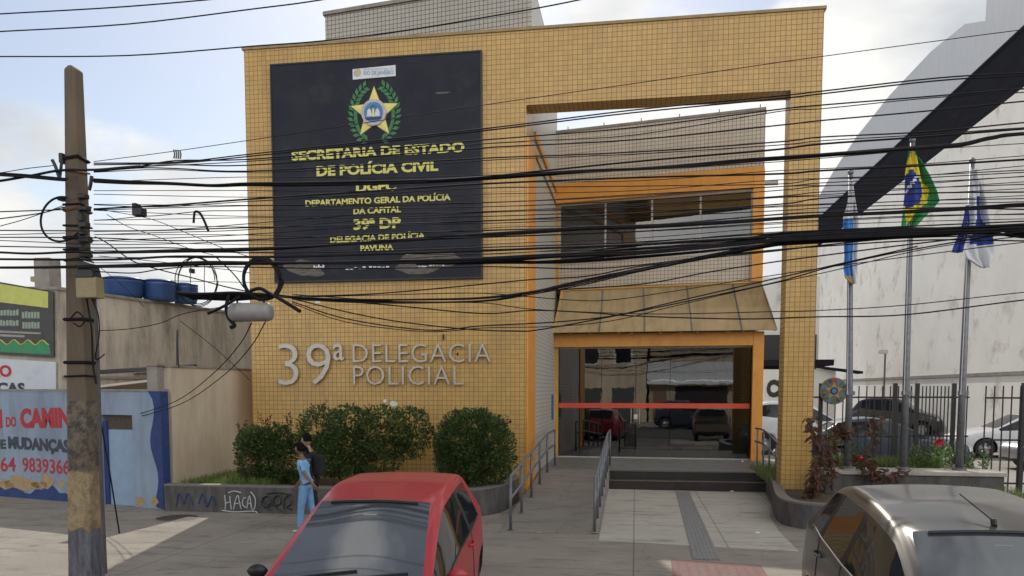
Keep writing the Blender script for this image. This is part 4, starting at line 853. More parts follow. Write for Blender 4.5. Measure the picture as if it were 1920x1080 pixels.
# ------------------------------------------------------------------ bushes, grass, plants
def rnd_dir(r):
    while True:
        v = Vector((r.uniform(-1, 1), r.uniform(-1, 1), r.uniform(-1, 1)))
        if .05 < v.length < 1: return v.normalized()
def leaf(mb, p, d, n, L_, w):
    d = d.normalized(); sd_ = d.cross(n)
    if sd_.length < 1e-3: sd_ = d.cross(Vector((0.3, 0.5, 0.8)))
    sd_.normalize(); up = sd_.cross(d)
    mb.add([p, p + d * L_ * .5 + sd_ * w - up * w * .25, p + d * L_, p + d * L_ * .5 - sd_ * w - up * w * .25], [(0, 1, 2), (0, 2, 3)])
def bush(label, lobes, n, seed, shoots, stems, cz0, y, group='bushes in front of the yellow wall'):
    """lobes: (u, v, ru, rv) ellipses in the photograph's measure, set at depth y"""
    r = random.Random(seed); sc = (16.0) / CAM_F; E = []
    for u, v, ru, rv in lobes:
        c = onY(u, v, y + r.uniform(-.12, .12)); E.append((c, ru * sc * .96, min(.62, max(.38, ru * sc * .8)), rv * sc * .98))
    b = thing('bush', label, 'bush', (E[0][0].x, y, cz0), group); mb = MB(); wts = [e[1] * e[2] * e[3] for e in E]
    noise_d = [rnd_dir(r) for _ in range(40)]
    for i in range(n):
        c, rx, ry, rz_ = r.choices(E, wts)[0]; d = rnd_dir(r)
        if d.y > .55: d.y = -d.y
        clump = max(d.dot(q) for q in noise_d); k = (.60 + .52 * max(0, (clump - .78) / .22)) * (1 - .35 * r.random() ** 2.2)
        p = c + Vector((d.x * rx, d.y * ry, d.z * rz_)) * k
        if p.z < cz0: continue
        dn = (d + rnd_dir(r) * .8 + Vector((0, -.15, .35))).normalized()
        leaf(mb, p, dn, rnd_dir(r), r.uniform(.05, .085), r.uniform(.013, .021))
    part(mb, 'foliage', LEAF, b)
    for u, v, h in shoots:
        ms = MB()
        p0 = onY(u, v + 22, y - .1); tp = onY(u + r.uniform(-5, 5), v - h, y - .1)
        for k in range(5):
            q = tp + Vector((r.uniform(-.16, .16), r.uniform(-.1, .1), r.uniform(-.12, .04)))
            for j in range(11):
                t = .35 + .65 * j / 10; pp = p0.lerp(q, t); leaf(ms, pp, (q - p0).normalized() + rnd_dir(r) * 1.1, rnd_dir(r), r.uniform(.045, .075), .014)
        part(ms, 'new_shoot', LEAFR, b)
    for u in stems:
        mt = MB()
        p0 = onY(u, 905, y); p0.z = cz0 - .02; q = onY(u + r.uniform(-14, 14), lobes[0][1], y)
        mt.tube(spline([p0, p0.lerp(q, .5) + Vector((r.uniform(-.08, .08), r.uniform(-.05, .05), 0)), q], 4), .022, 5)
        part(mt, 'stem', STEM, b)
    return b
bush('smallest bush, at the left end of the planter beside the cream wall', [(478, 850, 34, 52), (515, 850, 38, 58), (500, 825, 50, 36), (540, 858, 26, 48)], 8000, 3, [(455, 795, 5), (500, 785, 8), (545, 788, 10)], (480, 505, 530), .40, 15.3)
bush('widest bush, in the middle of the planter behind the two walkers', [(600, 815, 44, 50), (655, 820, 52, 56), (715, 815, 52, 50), (765, 805, 44, 38), (640, 850, 60, 46), (705, 858, 48, 34), (775, 830, 28, 30), (600, 862, 40, 34)], 17000, 4, [(600, 772, 18), (685, 775, 14), (640, 778, 6), (788, 778, 14), (740, 775, 6), (805, 800, 0)], (600, 640, 680, 720, 660), .40, 15.3)
bush('tallest round bush, at the right end of the planter next to the ramp', [(885, 832, 66, 62), (860, 850, 46, 60), (925, 850, 42, 56), (890, 872, 66, 42), (895, 802, 48, 32)], 15000, 5, [(835, 785, 4), (940, 788, 8), (865, 772, 5), (905, 770, 5)], (870, 900, 920), .40, 15.15)
def grass(name, label, pts, n, seed, h, m=GRASSM, kind='stuff', z=.41, w=.006):
    r = random.Random(seed); mb = MB(); x0, x1, y0, y1 = pts
    for i in range(n):
        x = r.uniform(x0, x1); y = r.uniform(y0, y1); hh = h * r.uniform(.45, 1.15); a = r.uniform(0, 6.28); lean = r.uniform(.1, .7) * hh
        p = Vector((x, y, z)); q = p + Vector((math.cos(a) * lean, math.sin(a) * lean, hh)); s_ = Vector((-math.sin(a), math.cos(a), 0)) * w
        m_ = p.lerp(q, .55) + Vector((0, 0, hh * .12)); mb.add([p - s_, p + s_, m_ + s_ * .7, q, m_ - s_ * .7], [(0, 1, 2, 4), (4, 2, 3)])
    o = mb.build(name, m); tag(o, label, 'grass', None, kind); return o
grass('grass', 'light green grass growing at the left end of the long planter', (-9.0, -7.2, 14.45, 16.6), 5200, 1, .22)
grass('grass', 'patch of green grass growing beside the steps left of the yellow pillar', (2.85, 3.55, 17.3, 20.5), 1600, 2, .24, z=.36)
grass('grass', 'low green grass growing behind the flagpoles on the plinth', (3.8, 6.2, 17.1, 18.2), 3600, 3, .20, z=.78)
grass('weeds', 'tuft of weeds at the foot of the plinth beside the grey car', (6.2, 7.1, 14.4, 16.2), 900, 6, .26, z=.34)
def spiky(name, label, base, n, Ln, seed, m, wid=.022, lift=(.3, 1.1)):
    r = random.Random(seed); t = thing(name, label, 'plant', tuple(base)); mb = MB(); base = Vector(base)
    for i in range(n):
        a = 2 * math.pi * i / n + r.uniform(-.2, .2); el = r.uniform(*lift); L_ = Ln * r.uniform(.7, 1.1); prev = None; pts = []
        for k in range(5):
            q = k / 4; pts.append(base + Vector((math.cos(a) * L_ * q * math.cos(el), math.sin(a) * L_ * q * math.cos(el), L_ * q * math.sin(el) - .25 * L_ * q * q * math.cos(el))))
        s_ = Vector((-math.sin(a), math.cos(a), 0))
        vs = []
        for k, p in enumerate(pts):
            w = wid * (1 - (k / 4) ** 2) * (1 if k else .7) + .001; vs += [p - s_ * w, p + s_ * w]
        mb.add(vs, [(2 * k, 2 * k + 1, 2 * k + 3, 2 * k + 2) for k in range(4)])
    part(mb, 'leaves', m, t); part(MB().lathe([(.03, -.05), (.045, .02), (.02, .07)], 8, tuple(base)), 'crown', STEM, t); return t
def dry_plant(label, knots, n, seed, y, flowers=()):
    r = random.Random(seed); p0 = onY(*knots[0], y); t = thing('dry_shrub', label, 'plant', tuple(p0)); mb = MB(); path = [onY(u, v, y + r.uniform(-.15, .15)) for u, v in knots]
    sp_ = spline(path, 6); part(MB().tube(sp_, .018, 5), 'stem', STEM, t)
    for i in range(n):
        p = r.choice(sp_) + rnd_dir(r) * r.uniform(.02, .16); d = (rnd_dir(r) + Vector((0, -.2, -.55))).normalized(); leaf(mb, p, d, rnd_dir(r), r.uniform(.10, .24), r.uniform(.02, .045))
    part(mb, 'withered_leaves', DRYL, t)
    for u, v in flowers:
        c = onY(u, v, y - .12); fm = MB()
        for k in range(9): leaf(fm, c, rnd_dir(r) + Vector((0, -.4, .4)), rnd_dir(r), .07, .022)
        part(fm, 'blossom', FLOWER, t)
    return t
dry_plant('tall withered brown shrub climbing beside the foot of the yellow pillar', [(1515, 960), (1528, 905), (1540, 860), (1530, 820), (1512, 785)], 150, 21, 15.6)
dry_plant('bushy withered brown shrub between the pillar and the first flagpole', [(1560, 900), (1556, 860), (1556, 825), (1575, 805), (1600, 812)], 170, 22, 15.9)
dry_plant('trailing withered brown shrub hanging over the front of the plinth', [(1600, 850), (1618, 862), (1635, 880), (1655, 895), (1685, 885)], 150, 23, 16.1, [(1612, 858), (1676, 887)])
dry_plant('low withered brown shrub at the foot of the pillar', [(1520, 930), (1525, 915), (1530, 895), (1528, 880)], 110, 24, 15.2)
dry_plant('withered brown shrub head in front of the blue parked car', [(1632, 840), (1640, 805), (1632, 790), (1650, 788)], 60, 25, 16.8)
spiky('spiky_plant', 'green spiky rosette plant left of the first flagpole', onY(1562, 838, 16.6), 26, .62, 31, SPIKE)
spiky('spiky_plant', 'low yellowish spiky plant at the foot of the first flagpole', onY(1567, 868, 16.9), 22, .34, 32, GRASSM)
def upright(label, u0, u1, vt, n, seed, m, y=17.3, flower=None):
    r = random.Random(seed); t = thing('leafy_plant', label, 'plant', (onY((u0 + u1) / 2, 870, y).x, y, .78)); mb = MB()
    for i in range(n):
        b = onY(r.uniform(u0, u1), 868, y + r.uniform(-.2, .2)); b.z = .78; h = (onY(u0, vt, y).z - .78) * r.uniform(.6, 1.1); tp = b + Vector((r.uniform(-.08, .08), r.uniform(-.08, .08), h))
        for k in range(9):
            p = b.lerp(tp, k / 8); leaf(mb, p, rnd_dir(r) + Vector((0, 0, .9)), rnd_dir(r), r.uniform(.08, .14), .018)
    part(mb, 'foliage', m, t)
    if flower:
        c = onY(*flower, y - .1); fm = MB()
        for k in range(16): leaf(fm, c, rnd_dir(r), rnd_dir(r), .12, .04)
        part(fm, 'blossom', FLOWER, t)
        part(MB().tube([(c.x, c.y + .1, .8), tuple(c)], .008, 4), 'flower_stem', STEM, t)
upright('leafy green plant with one red flower left of the right flagpole', 1745, 1785, 832, 26, 41, SPIKE, flower=(1761, 830))
upright('leafy green plant right of the middle flagpole', 1705, 1745, 838, 24, 42, LEAF)
upright('small leafy plant between the first and middle flagpoles', 1600, 1622, 835, 12, 43, LEAF)
upright('short upright plant near the right end of the plinth', 1840, 1852, 848, 6, 44, LEAF, 17.1)
upright('short upright plant just right of the right flagpole', 1815, 1822, 850, 5, 45, LEAF, 17.1)

# ------------------------------------------------------------------ utility pole and its fittings
YPOLE = 8.98
pm, nt, b_ = base_mat('utility_pole_concrete'); tc_ = nd(nt, 'ShaderNodeTexCoord'); vec = tc_.outputs['Object']; b_.inputs['Roughness'].default_value = .9
sv_ = nd(nt, 'ShaderNodeSeparateXYZ'); nt.links.new(vec, sv_.inputs[0])
zz = mathn(nt, 'ADD', sv_.outputs[2], mathn(nt, 'MULTIPLY', mathn(nt, 'SUBTRACT', noise(nt, vec, 5, 6, .7), .5), .25))
def band(a, b): return mathn(nt, 'MULTIPLY', ramp(nt, zz, a, a + .03), ramp(nt, zz, b, b - .03))
col = mixc(nt, ramp(nt, noise(nt, vec, 2.2, 9, .65, (2, 2, .35)), .35, .65), (.165, .125, .085), (.105, .082, .062))
colz = mixc(nt, ramp(nt, noise(nt, vec, 9, 9, .75), .42, .6), (.19, .155, .11), (.055, .05, .048))
col = mixc(nt, band(1.38, 2.28), col, colz)
col = mixc(nt, band(.62, 1.38), col, mixc(nt, ramp(nt, noise(nt, vec, 7, 9, .7), .45, .6), (.34, .26, .15), (.20, .15, .09)))
col = mixc(nt, ramp(nt, zz, .64, .6), col, mixc(nt, ramp(nt, noise(nt, vec, 8, 9, .7, (3, 3, .5)), .4, .6), (.15, .155, .19), (.075, .075, .09)))
nt.links.new(col, b_.inputs['Base Color']); bump(nt, b_, noise(nt, vec, 18, 8, .7), .4, .02)
up = thing('utility_pole', 'tapering weathered concrete utility pole at the kerb on the left', 'utility pole', (-7.0, YPOLE, 0))
a, b, c, d = onY(128, 1060, YPOLE), onY(197, 1060, YPOLE), onY(121, 126, YPOLE), onY(155, 128, YPOLE)
sl0, sl1 = (c.x - a.x) / (c.z - a.z), (d.x - b.x) / (d.z - b.z)
zb, zt_ = -.05, c.z; xl = lambda z: a.x + sl0 * (z - a.z); xr = lambda z: b.x + sl1 * (z - b.z)
dp = lambda z: .13 - .05 * (z / zt_)
ins = lambda z: .095 - .045 * (z / zt_)
xl_, xr_ = xl, xr
xl = lambda z: xl_(z) + ins(z)
xr = lambda z: xr_(z) - ins(z)
vs = []
for z in (zb, zt_ - .05): 
    y0, y1 = YPOLE - dp(z), YPOLE + dp(z); vs += [(xl(z), y0, z), (xr(z), y0, z), (xr(z), y1, z), (xl(z), y1, z)]
xm = (xl(zt_) + xr(zt_)) / 2
mb = MB().add(vs + [(xl(zt_) + .04, YPOLE - .06, zt_), (xr(zt_) - .06, YPOLE - .06, zt_), (xr(zt_) - .06, YPOLE + .06, zt_), (xl(zt_) + .04, YPOLE + .06, zt_)], [(3, 2, 1, 0), (8, 9, 10, 11)] + [(i, (i + 1) % 4, 4 + (i + 1) % 4, 4 + i) for i in range(4)] + [(4 + i, 4 + (i + 1) % 4, 8 + (i + 1) % 4, 8 + i) for i in range(4)])
part(mb, 'pole_shaft', pm, up, bevel=.02)
yf = lambda z: YPOLE - dp(z) - .012
for v, tilt in ((300, .02), (322, -.03), (386, .0), (396, .03), (425, -.01), (448, 0.), (470, 0), (490, .02), (600, .0), (680, 0), (706, .01)):
    z = onY(150, v, YPOLE).z; h = .012 if v % 4 else .02
    x0, x1 = xl(z) - .015, xr(z) + .015; y0, y1 = YPOLE - dp(z) - .012, YPOLE + dp(z) + .012
    part(MB().tube([(x0, y0, z), (x1, y0, z + tilt), (x1, y1, z), (x0, y1, z - tilt)], h, 4, closed=True), 'strap', WIRE if v not in (322, 396) else mat('rusty_strap', (.2, .1, .05), (.12, .06, .03), 12, .8), up)
for v, side, w, h in ((300, -1, .05, .12), (375, -1, .08, .05), (372, 1, .10, .06), (395, 1, .12, .05), (412, 1, .05, .09), (425, 1, .10, .07), (440, 1, .06, .05), (452, 1, .12, .08), (470, 1, .09, .04), (482, 1, .12, .05), (495, 1, .08, .12)):
    z = onY(150, v, YPOLE).z; x = xr(z) if side > 0 else xl(z)
    part(MB().box(min(x, x + side * w), max(x, x + side * w), YPOLE - .13, YPOLE - .03, z - h / 2, z + h / 2), 'insulator_bracket', BLACKM, up, bevel=.012)
def ptube(pxs, y, r, n=6): return MB().tube(spline([onY(u, v, y) for u, v in pxs], n), r, 6)
part(ptube([(98, 300), (104, 312), (112, 336)], 8.75, .022), 'cable_clamp', BLACKM, up)
part(ptube([(116, 300), (114, 318), (112, 334)], 8.8, .018), 'cable_clamp', BLACKM, up)
part(ptube([(172, 330), (170, 345), (167, 357)], 8.75, .022), 'cable_clamp', BLACKM, up)
part(ptube([(170, 500), (177, 560), (182, 640), (186, 760), (190, 900), (195, 1010), (198, 1075)], 8.78, .024), 'riser_pipe', mat('grey_riser_pipe', (.085, .08, .08), (.06, .057, .057), 9, .7), up)
part(ptube([(160, 545), (166, 580), (172, 620), (174, 680), (180, 720)], 8.74, .012), 'riser_cable', WIRE, up)
part(ptube([(172, 560), (184, 590), (186, 630), (178, 670), (186, 672), (196, 664)], 8.74, .008), 'loose_wire', WIRE, up)
part(ptube([(186, 770), (196, 830), (208, 900), (224, 1000)], 8.9, .010), 'loose_wire', WIRE, up)
part(ptube([(130, 600), (145, 585), (158, 600), (150, 612), (138, 606)], 8.74, .010), 'loose_wire', WIRE, up)
bx = thing('cable_box', 'tan metal cable box strapped to the side of the utility pole', 'box', tuple(onY(170, 560, 8.75)))
p0, p1 = onY(151, 560, 8.72), onY(187, 521, 8.72)
part(MB().box(p0.x, p1.x, 8.64, 8.80, p0.z, p1.z), 'box_body', TAN, bx, bevel=.015)
part(MB().prism([(p0.x + .0, 8.63, p1.z + .003), (p1.x - .02, 8.63, p1.z + .003), (p1.x - .06, 8.63, p1.z + .16), (p0.x + .1, 8.63, p1.z + .2)], (0, .16, 0)), 'box_hood', BLACKM, bx)

# ------------------------------------------------------------------ overhead wires (real cables hung along the street)
YWIRE = 8.7
WG = 'overhead wires crossing the street front'
def wire(name, label, pxs, r, y=YWIRE, m=WIRE, lump=0.0, n=5, seg=5, cat='wire', group=WG):
    pxs = list(pxs)
    if pxs[0][0] <= 0: 
        (u0, v0), (u1, v1) = pxs[0], pxs[1]; pxs = [(-330, v0 + (v0 - v1) / (u1 - u0) * .6 * (330 + u0))] + pxs
    if pxs[-1][0] >= 1920 or (pxs[-1][1] < -8):
        (u0, v0), (u1, v1) = pxs[-2], pxs[-1]; pxs = pxs + [(u1 + 420, v1 + (v1 - v0) / (u1 - u0) * 420 * .9)]
    N = len(pxs)
    pts = [onY(u, v, y[0] + (y[1] - y[0]) * i / (N - 1) if isinstance(y, tuple) else y) for i, (u, v) in enumerate(pxs)]
    sp_ = spline(pts, n); rr = r
    if lump:
        g_ = random.Random(len(label)); ph = g_.uniform(0, 6); rr = [r * (1 + lump * math.sin(i * .9 + ph) * math.sin(i * .37 + ph * 2)) for i in range(len(sp_))]
    o = MB().tube(sp_, rr, seg).build(name, m, smooth=True)
    return tag(o, label, cat, group)
def twisted(label, pxs, r, k, y, pitch=.9, spread=1.0):
    """heavy bundle: several cables wound round one line; one thing with its strands as parts"""
    t = thing('cable_bundle', label, 'cable', tuple(onY(*pxs[len(pxs) // 2], y)), 'heavy cable bundles on the pole')
    pxs = list(pxs)
    if pxs[0][0] <= 0: pxs = [(-330, pxs[0][1])] + pxs
    if pxs[-1][0] >= 1920: pxs = pxs + [(2340, pxs[-1][1] + (pxs[-1][1] - pxs[-2][1]) * 2.5)]
    base = spline([onY(u, v, y) for u, v in pxs], 14); g_ = random.Random(len(label)); acc = 0
    for j in range(k):
        out = []; ph = 2 * math.pi * j / k; acc = 0
        for i, p in enumerate(base):
            if i: acc += (p - base[i - 1]).length
            a = ph + acc / pitch * (1 if j % 3 else -.7) + .5 * math.sin(acc * .7 + j); rad = r * (1.1 + .35 * math.sin(acc * .9 + j * 2)) * spread
            out.append(p + Vector((0, math.cos(a) * rad, math.sin(a) * rad)))
        part(MB().tube(out, r, 5), 'cable_strand', WIRE, t, smooth=True)
    return t
T_, TM, TB = .0052, .0075, .0105
WL = [
 ('highest wire, leaving the sky at the top left', [(-40, 29), (0, 26), (240, 12), (480, -10), (700, -40)], TM, 8.2),
 ('second highest wire in the sky at the top left', [(-40, 62), (0, 59), (240, 45), (480, 16), (600, 0), (800, -35)], TM, 8.3),
 ('third highest wire, passing in front of the grey rear tower', [(-40, 107), (0, 106), (240, 104), (480, 86), (600, 77), (760, 57), (940, 27), (1060, 5), (1200, -25)], TM, 8.4),
 ('thin wire rising across the yellow beam above the frame opening', [(176, 303), (330, 283), (460, 264), (700, 228), (940, 192), (1200, 155), (1460, 117), (1540, 106), (1740, 79), (1940, 53)], .0042, 8.66),
 ('upper wire of the pair under the frame beam', [(176, 306), (330, 304), (460, 290), (700, 264), (900, 242), (1000, 230), (1190, 206), (1460, 180), (1540, 171), (1760, 146), (1940, 136)], TM, 8.62),
 ('lower wire of the pair under the frame beam', [(176, 309), (330, 306), (460, 294), (700, 268), (900, 246), (1000, 234), (1190, 211), (1460, 185), (1540, 176), (1760, 151), (1940, 141)], TM, 8.58),
 ('wire passing just below the star emblem towards the right', [(176, 319), (260, 312), (330, 301), (460, 299), (700, 280), (900, 263), (1000, 255), (1190, 239), (1460, 205), (1540, 197), (1740, 181), (1940, 165)], TM, 8.64),
 ('wire crossing the words SECRETARIA DE ESTADO near their top', [(176, 321), (260, 313), (460, 303), (700, 285), (900, 270), (1000, 264), (1190, 253), (1460, 209), (1540, 204), (1740, 184), (1940, 172)], T_, 8.60),
 ('wire crossing the words SECRETARIA DE ESTADO near their foot', [(176, 320), (260, 313), (330, 309), (460, 310), (700, 293), (900, 278), (940, 275), (1190, 262), (1460, 235), (1540, 226), (1740, 208), (1940, 188)], TM, 8.68),
 ('wire passing between the words ESTADO and CIVIL', [(176, 322), (260, 315), (330, 316), (460, 321), (700, 308), (900, 297), (940, 295), (1190, 285), (1460, 266), (1540, 257), (1740, 247), (1940, 228)], TM, 8.66),
 ('wire crossing the top of the word CIVIL', [(176, 323), (300, 318), (460, 323), (700, 315), (940, 299), (1190, 289), (1460, 272), (1540, 264), (1740, 252), (1940, 238)], T_, 8.7),
 ('thin wire joining the thick cable above the upstairs window', [(800, 339), (905, 332), (1000, 322), (1190, 303), (1330, 291), (1460, 280), (1540, 270), (1740, 256), (1940, 240)], TB, 8.62),
 ('wire leaving the pole through the small black box', [(176, 392), (250, 388), (330, 384), (460, 374), (700, 358), (900, 345), (1190, 333), (1460, 326), (1540, 320), (1740, 310), (1940, 298)], TB, 8.7),
 ('wire crossing just above the letters DGPC', [(176, 384), (300, 388), (460, 378), (700, 364), (900, 353), (1190, 349), (1460, 345), (1540, 335), (1740, 328), (1940, 318)], T_, 8.6),
 ('sagging wire below the small black box', [(176, 413), (215, 411), (262, 406), (300, 404), (380, 396), (460, 395), (700, 391), (940, 387), (1190, 376), (1460, 357), (1540, 349), (1740, 341), (1940, 330)], T_, 8.64),
 ('wire crossing the words DEPARTAMENTO GERAL', [(176, 394), (460, 386), (700, 385), (940, 379), (1190, 365), (1460, 350), (1540, 343), (1740, 333), (1940, 322)], T_, 8.72),
 ('wire crossing the words DA CAPITAL', [(176, 434), (300, 432), (460, 420), (700, 401), (940, 397), (1190, 386), (1460, 368), (1540, 360), (1740, 352), (1940, 345)], T_, 8.66),
 ('wire level with the lower loop left of the pole', [(-40, 433), (0, 432), (180, 433), (300, 432), (460, 427), (700, 421), (940, 413), (1190, 400), (1460, 383), (1540, 372), (1740, 362), (1940, 360)], TM, 8.7),
 ('wire crossing the top of the text 39ª DP', [(-40, 398), (0, 397), (60, 395), (118, 393), (180, 440), (300, 436), (460, 431), (700, 412), (940, 405), (1190, 396), (1460, 388), (1540, 384), (1740, 376), (1940, 372)][4:], T_, 8.6),
 ('wire crossing the middle of the text 39ª DP', [(176, 452), (300, 447), (460, 440), (700, 424), (940, 418), (1190, 408), (1460, 395), (1540, 390), (1740, 383), (1940, 378)], T_, 8.64),
 ('wire running just above the words DELEGACIA DE POLÍCIA', [(-40, 446), (0, 445), (180, 446), (300, 451), (460, 450), (700, 439), (940, 431), (1190, 424), (1460, 402), (1540, 398), (1740, 390), (1940, 393)], TM, 8.72),
 ('wire crossing the words DELEGACIA DE POLÍCIA', [(-40, 453), (0, 451), (180, 458), (330, 457), (460, 452), (700, 450), (940, 443), (1190, 434), (1460, 417), (1540, 413), (1740, 404), (1940, 402)], T_, 8.6),
 ('wire running just below the word PAVUNA', [(-40, 462), (0, 462), (180, 465), (330, 465), (460, 474), (700, 471), (905, 464), (1000, 461), (1190, 454), (1460, 437), (1540, 432), (1940, 414)], TM, 8.66),
 ('wire crossing the scraped patches on the sign board', [(-40, 485), (0, 486), (180, 487), (250, 485), (330, 481), (460, 482), (600, 480), (905, 470), (1000, 466), (1190, 459), (1300, 452), (1460, 444), (1540, 440), (1700, 432), (1940, 420)], .014, 8.62),
 ('thin wire below the scraped patches of the sign board', [(176, 509), (250, 512), (300, 505), (380, 500), (600, 503), (800, 502), (905, 500), (1000, 502), (1100, 504), (1190, 498), (1330, 481), (1460, 468), (1540, 462), (1740, 450), (1940, 452)], TM, 8.7),
 ('wire crossing the foot of the upstairs window towards the right', [(522, 556), (700, 551), (905, 533), (1000, 524), (1100, 518), (1190, 501), (1300, 487), (1460, 470), (1560, 458), (1700, 446), (1940, 440)], TM, 8.66),
 ('wire slanting across the pale wall between window and awning', [(548, 561), (700, 568), (905, 564), (1000, 547), (1200, 533), (1330, 510), (1460, 490), (1560, 477), (1700, 459), (1940, 432)], TM, 8.6),
 ('long slack wire dipping above the word DELEGACIA and rising over the awning', [(548, 560), (650, 585), (740, 602), (860, 616), (960, 621), (1020, 617), (1200, 583), (1330, 556), (1460, 528), (1560, 500), (1700, 470), (1940, 430)], TM, 8.64),
 ('slack wire crossing the lower half of the awning', [(548, 556), (760, 575), (905, 588), (1000, 582), (1100, 586), (1180, 592), (1320, 597), (1420, 598), (1540, 594), (1700, 590), (1940, 560)], TM, 8.68),
 ('slack wire crossing the middle of the awning', [(548, 552), (760, 566), (905, 568), (1000, 580), (1180, 588), (1300, 588), (1460, 584), (1540, 582), (1700, 572), (1940, 546)], T_, 8.7),
 ('wire slanting from the word DELEGACIA up across the awning ribs', [(548, 566), (650, 598), (800, 619), (905, 611), (1040, 604), (1150, 592), (1260, 567), (1420, 530), (1560, 498), (1720, 462)], TM, 8.62),
 ('second wire slanting across the awning ribs', [(548, 569), (650, 604), (800, 622), (905, 615), (1040, 612), (1150, 601), (1260, 575), (1420, 538), (1560, 508), (1740, 466), (1940, 440)], T_, 8.66),
 ('wire above the awning top edge', [(540, 558), (760, 552), (905, 550), (1060, 562), (1140, 563), (1250, 548), (1400, 524), (1560, 500), (1760, 474), (1940, 452)], T_, 8.7),
 ('wire arriving from the left edge to the loop on the pole', [(-40, 398), (0, 397), (60, 395), (122, 393)], TM, 8.75),
 ('wire rising from the left edge to the loop on the pole', [(-40, 414), (0, 410), (40, 405), (80, 399), (122, 388)], TM, 8.72),
 ('thin wire rising steeply from the left edge to the pole', [(-40, 436), (0, 424), (40, 413), (90, 396), (122, 384)], T_, 8.76),
 ('thin wire on the left edge under the loop', [(-40, 440), (0, 440), (122, 437)], T_, 8.74),
 ('upper thin wire reaching the clamp left of the pole', [(-40, 327), (0, 324), (50, 316), (104, 310)], T_, 8.8),
 ('thin wire slanting from the pole down to the yellow wall edge', [(190, 393), (280, 410), (350, 437), (420, 466), (470, 482)], .0042, 8.74),
 ('second thin wire slanting from the pole below the small box', [(200, 402), (240, 425), (290, 442), (360, 468), (400, 478)], .0042, 8.72),
 ('wire slanting from the pole to the thick coil of cable', [(178, 444), (200, 455), (250, 490), (300, 506), (360, 521), (420, 537), (470, 548)], TM, 8.7),
 ('short wire dropping from the bundle to the thick coil', [(405, 482), (417, 493), (440, 516), (458, 540)], TM, 8.7),
 ('thin wire from the pole down to the beige roof', [(186, 500), (205, 515), (240, 545), (270, 575)], .0042, (8.75, 12)),
 ('faint wire crossing the sky above the blue tanks', [(186, 522), (300, 526), (480, 530)], .0038, 8.8),
 ('faint wire near the top of the thin coil', [(186, 480), (300, 491), (420, 505), (470, 512)], .0042, 8.8),
 ('upper drop cable from the door of the blue wall to the grey cylinder', [(248, 780), (330, 752), (400, 700), (450, 645), (472, 605)], TM, (14.8, 8.9)),
 ('lower drop cable from the door of the blue wall to the grey cylinder', [(248, 785), (340, 757), (420, 703), (470, 650), (498, 603)], TM, (14.8, 8.9)),
 ('wire slanting down across the beige side wall', [(338, 602), (400, 650), (470, 714)], T_, (12, 13)),
 ('wire sagging along the beige side wall', [(186, 620), (240, 617), (300, 606), (345, 588), (420, 575)], T_, 8.9),
]
for k, (lab, pts, r, y) in enumerate(WL): wire('overhead_wire', lab, pts, r * 1.0, y)
rw_ = random.Random(5)
for k, (v0, v1, v2, v3) in enumerate(((330, 322, 300, 268), (356, 344, 322, 290), (372, 358, 340, 312), (388, 374, 352, 326), (402, 392, 366, 336), (410, 398, 374, 352), (424, 412, 386, 366), (444, 428, 400, 384), (458, 446, 416, 398), (470, 456, 424, 408), (480, 470, 436, 420), (490, 474, 446, 426))):
    j = lambda: rw_.uniform(-4, 4)
    wire('overhead_wire', 'thin slack wire in the dense tangle crossing the frame pillar and flags', [(176, 340 + k * 14 + j()), (460, v0 + j()), (700, (v0 + v1) / 2 + 5 + j()), (940, v1 + 2 + j()), (1200, (v1 + v2) / 2 + 6 + j()), (1460, v2 + j()), (1700, (v2 + v3) / 2 + 3 + j()), (1940, v3 + j())], .0042, 8.55 + .02 * k, group='thin slack wires of the dense tangle')
twisted('thick twisted cable crossing the sign board at the letters DGPC', [(176, 339), (240, 342), (320, 344), (400, 347), (460, 345), (560, 345), (700, 343), (800, 340), (905, 334), (1000, 328), (1100, 322), (1190, 318), (1300, 311), (1400, 302), (1540, 291), (1700, 278), (1800, 270), (1860, 257), (1940, 248)], .0125, 4, 8.64, 1.1)
twisted('twisted cable crossing itself left of the pole, running to the clamps', [(-40, 322), (0, 324), (50, 328), (112, 335), (125, 336)], .013, 2, 8.68, .9, 1.6)
twisted('cable bundle passing behind the clamps above the thick twisted cable', [(-40, 341), (0, 337), (60, 327), (112, 318), (180, 317), (230, 313), (262, 311)], .012, 2, 8.72, 1.2)
twisted('cable bundle between the words DELEGACIA DE POLÍCIA and PAVUNA', [(-40, 471), (0, 472), (60, 474), (140, 471), (180, 473), (300, 471), (460, 468), (600, 462), (700, 455), (800, 448), (905, 441), (1000, 435), (1100, 428), (1200, 425), (1300, 420), (1400, 414), (1540, 404), (1700, 396), (1850, 388), (1940, 383)], .0115, 3, 8.66, 1.4, .9)
twisted('cable bundle crossing the scraped foot of the sign board', [(-40, 498), (0, 500), (180, 499), (300, 497), (380, 494), (460, 494), (600, 494), (800, 491), (905, 487), (1000, 482), (1100, 477), (1200, 474), (1300, 465), (1400, 455), (1460, 449), (1540, 445), (1700, 438), (1850, 433), (1940, 428)], .013, 3, 8.6, 1.3)
twisted('messy cable bundle crossing the foot of the upstairs window', [(860, 490), (940, 487), (1000, 483), (1080, 474), (1200, 463), (1300, 458), (1400, 450), (1460, 441), (1540, 437), (1700, 432), (1850, 430), (1940, 438)], .011, 4, 8.66, .8, 1.5)
twisted('loose cable bundle sagging below the flags at the right', [(780, 492), (905, 491), (1050, 489), (1190, 479), (1300, 470), (1400, 461), (1540, 452), (1700, 444), (1850, 440), (1940, 447)], .011, 4, 8.7, 1.0, 1.7)
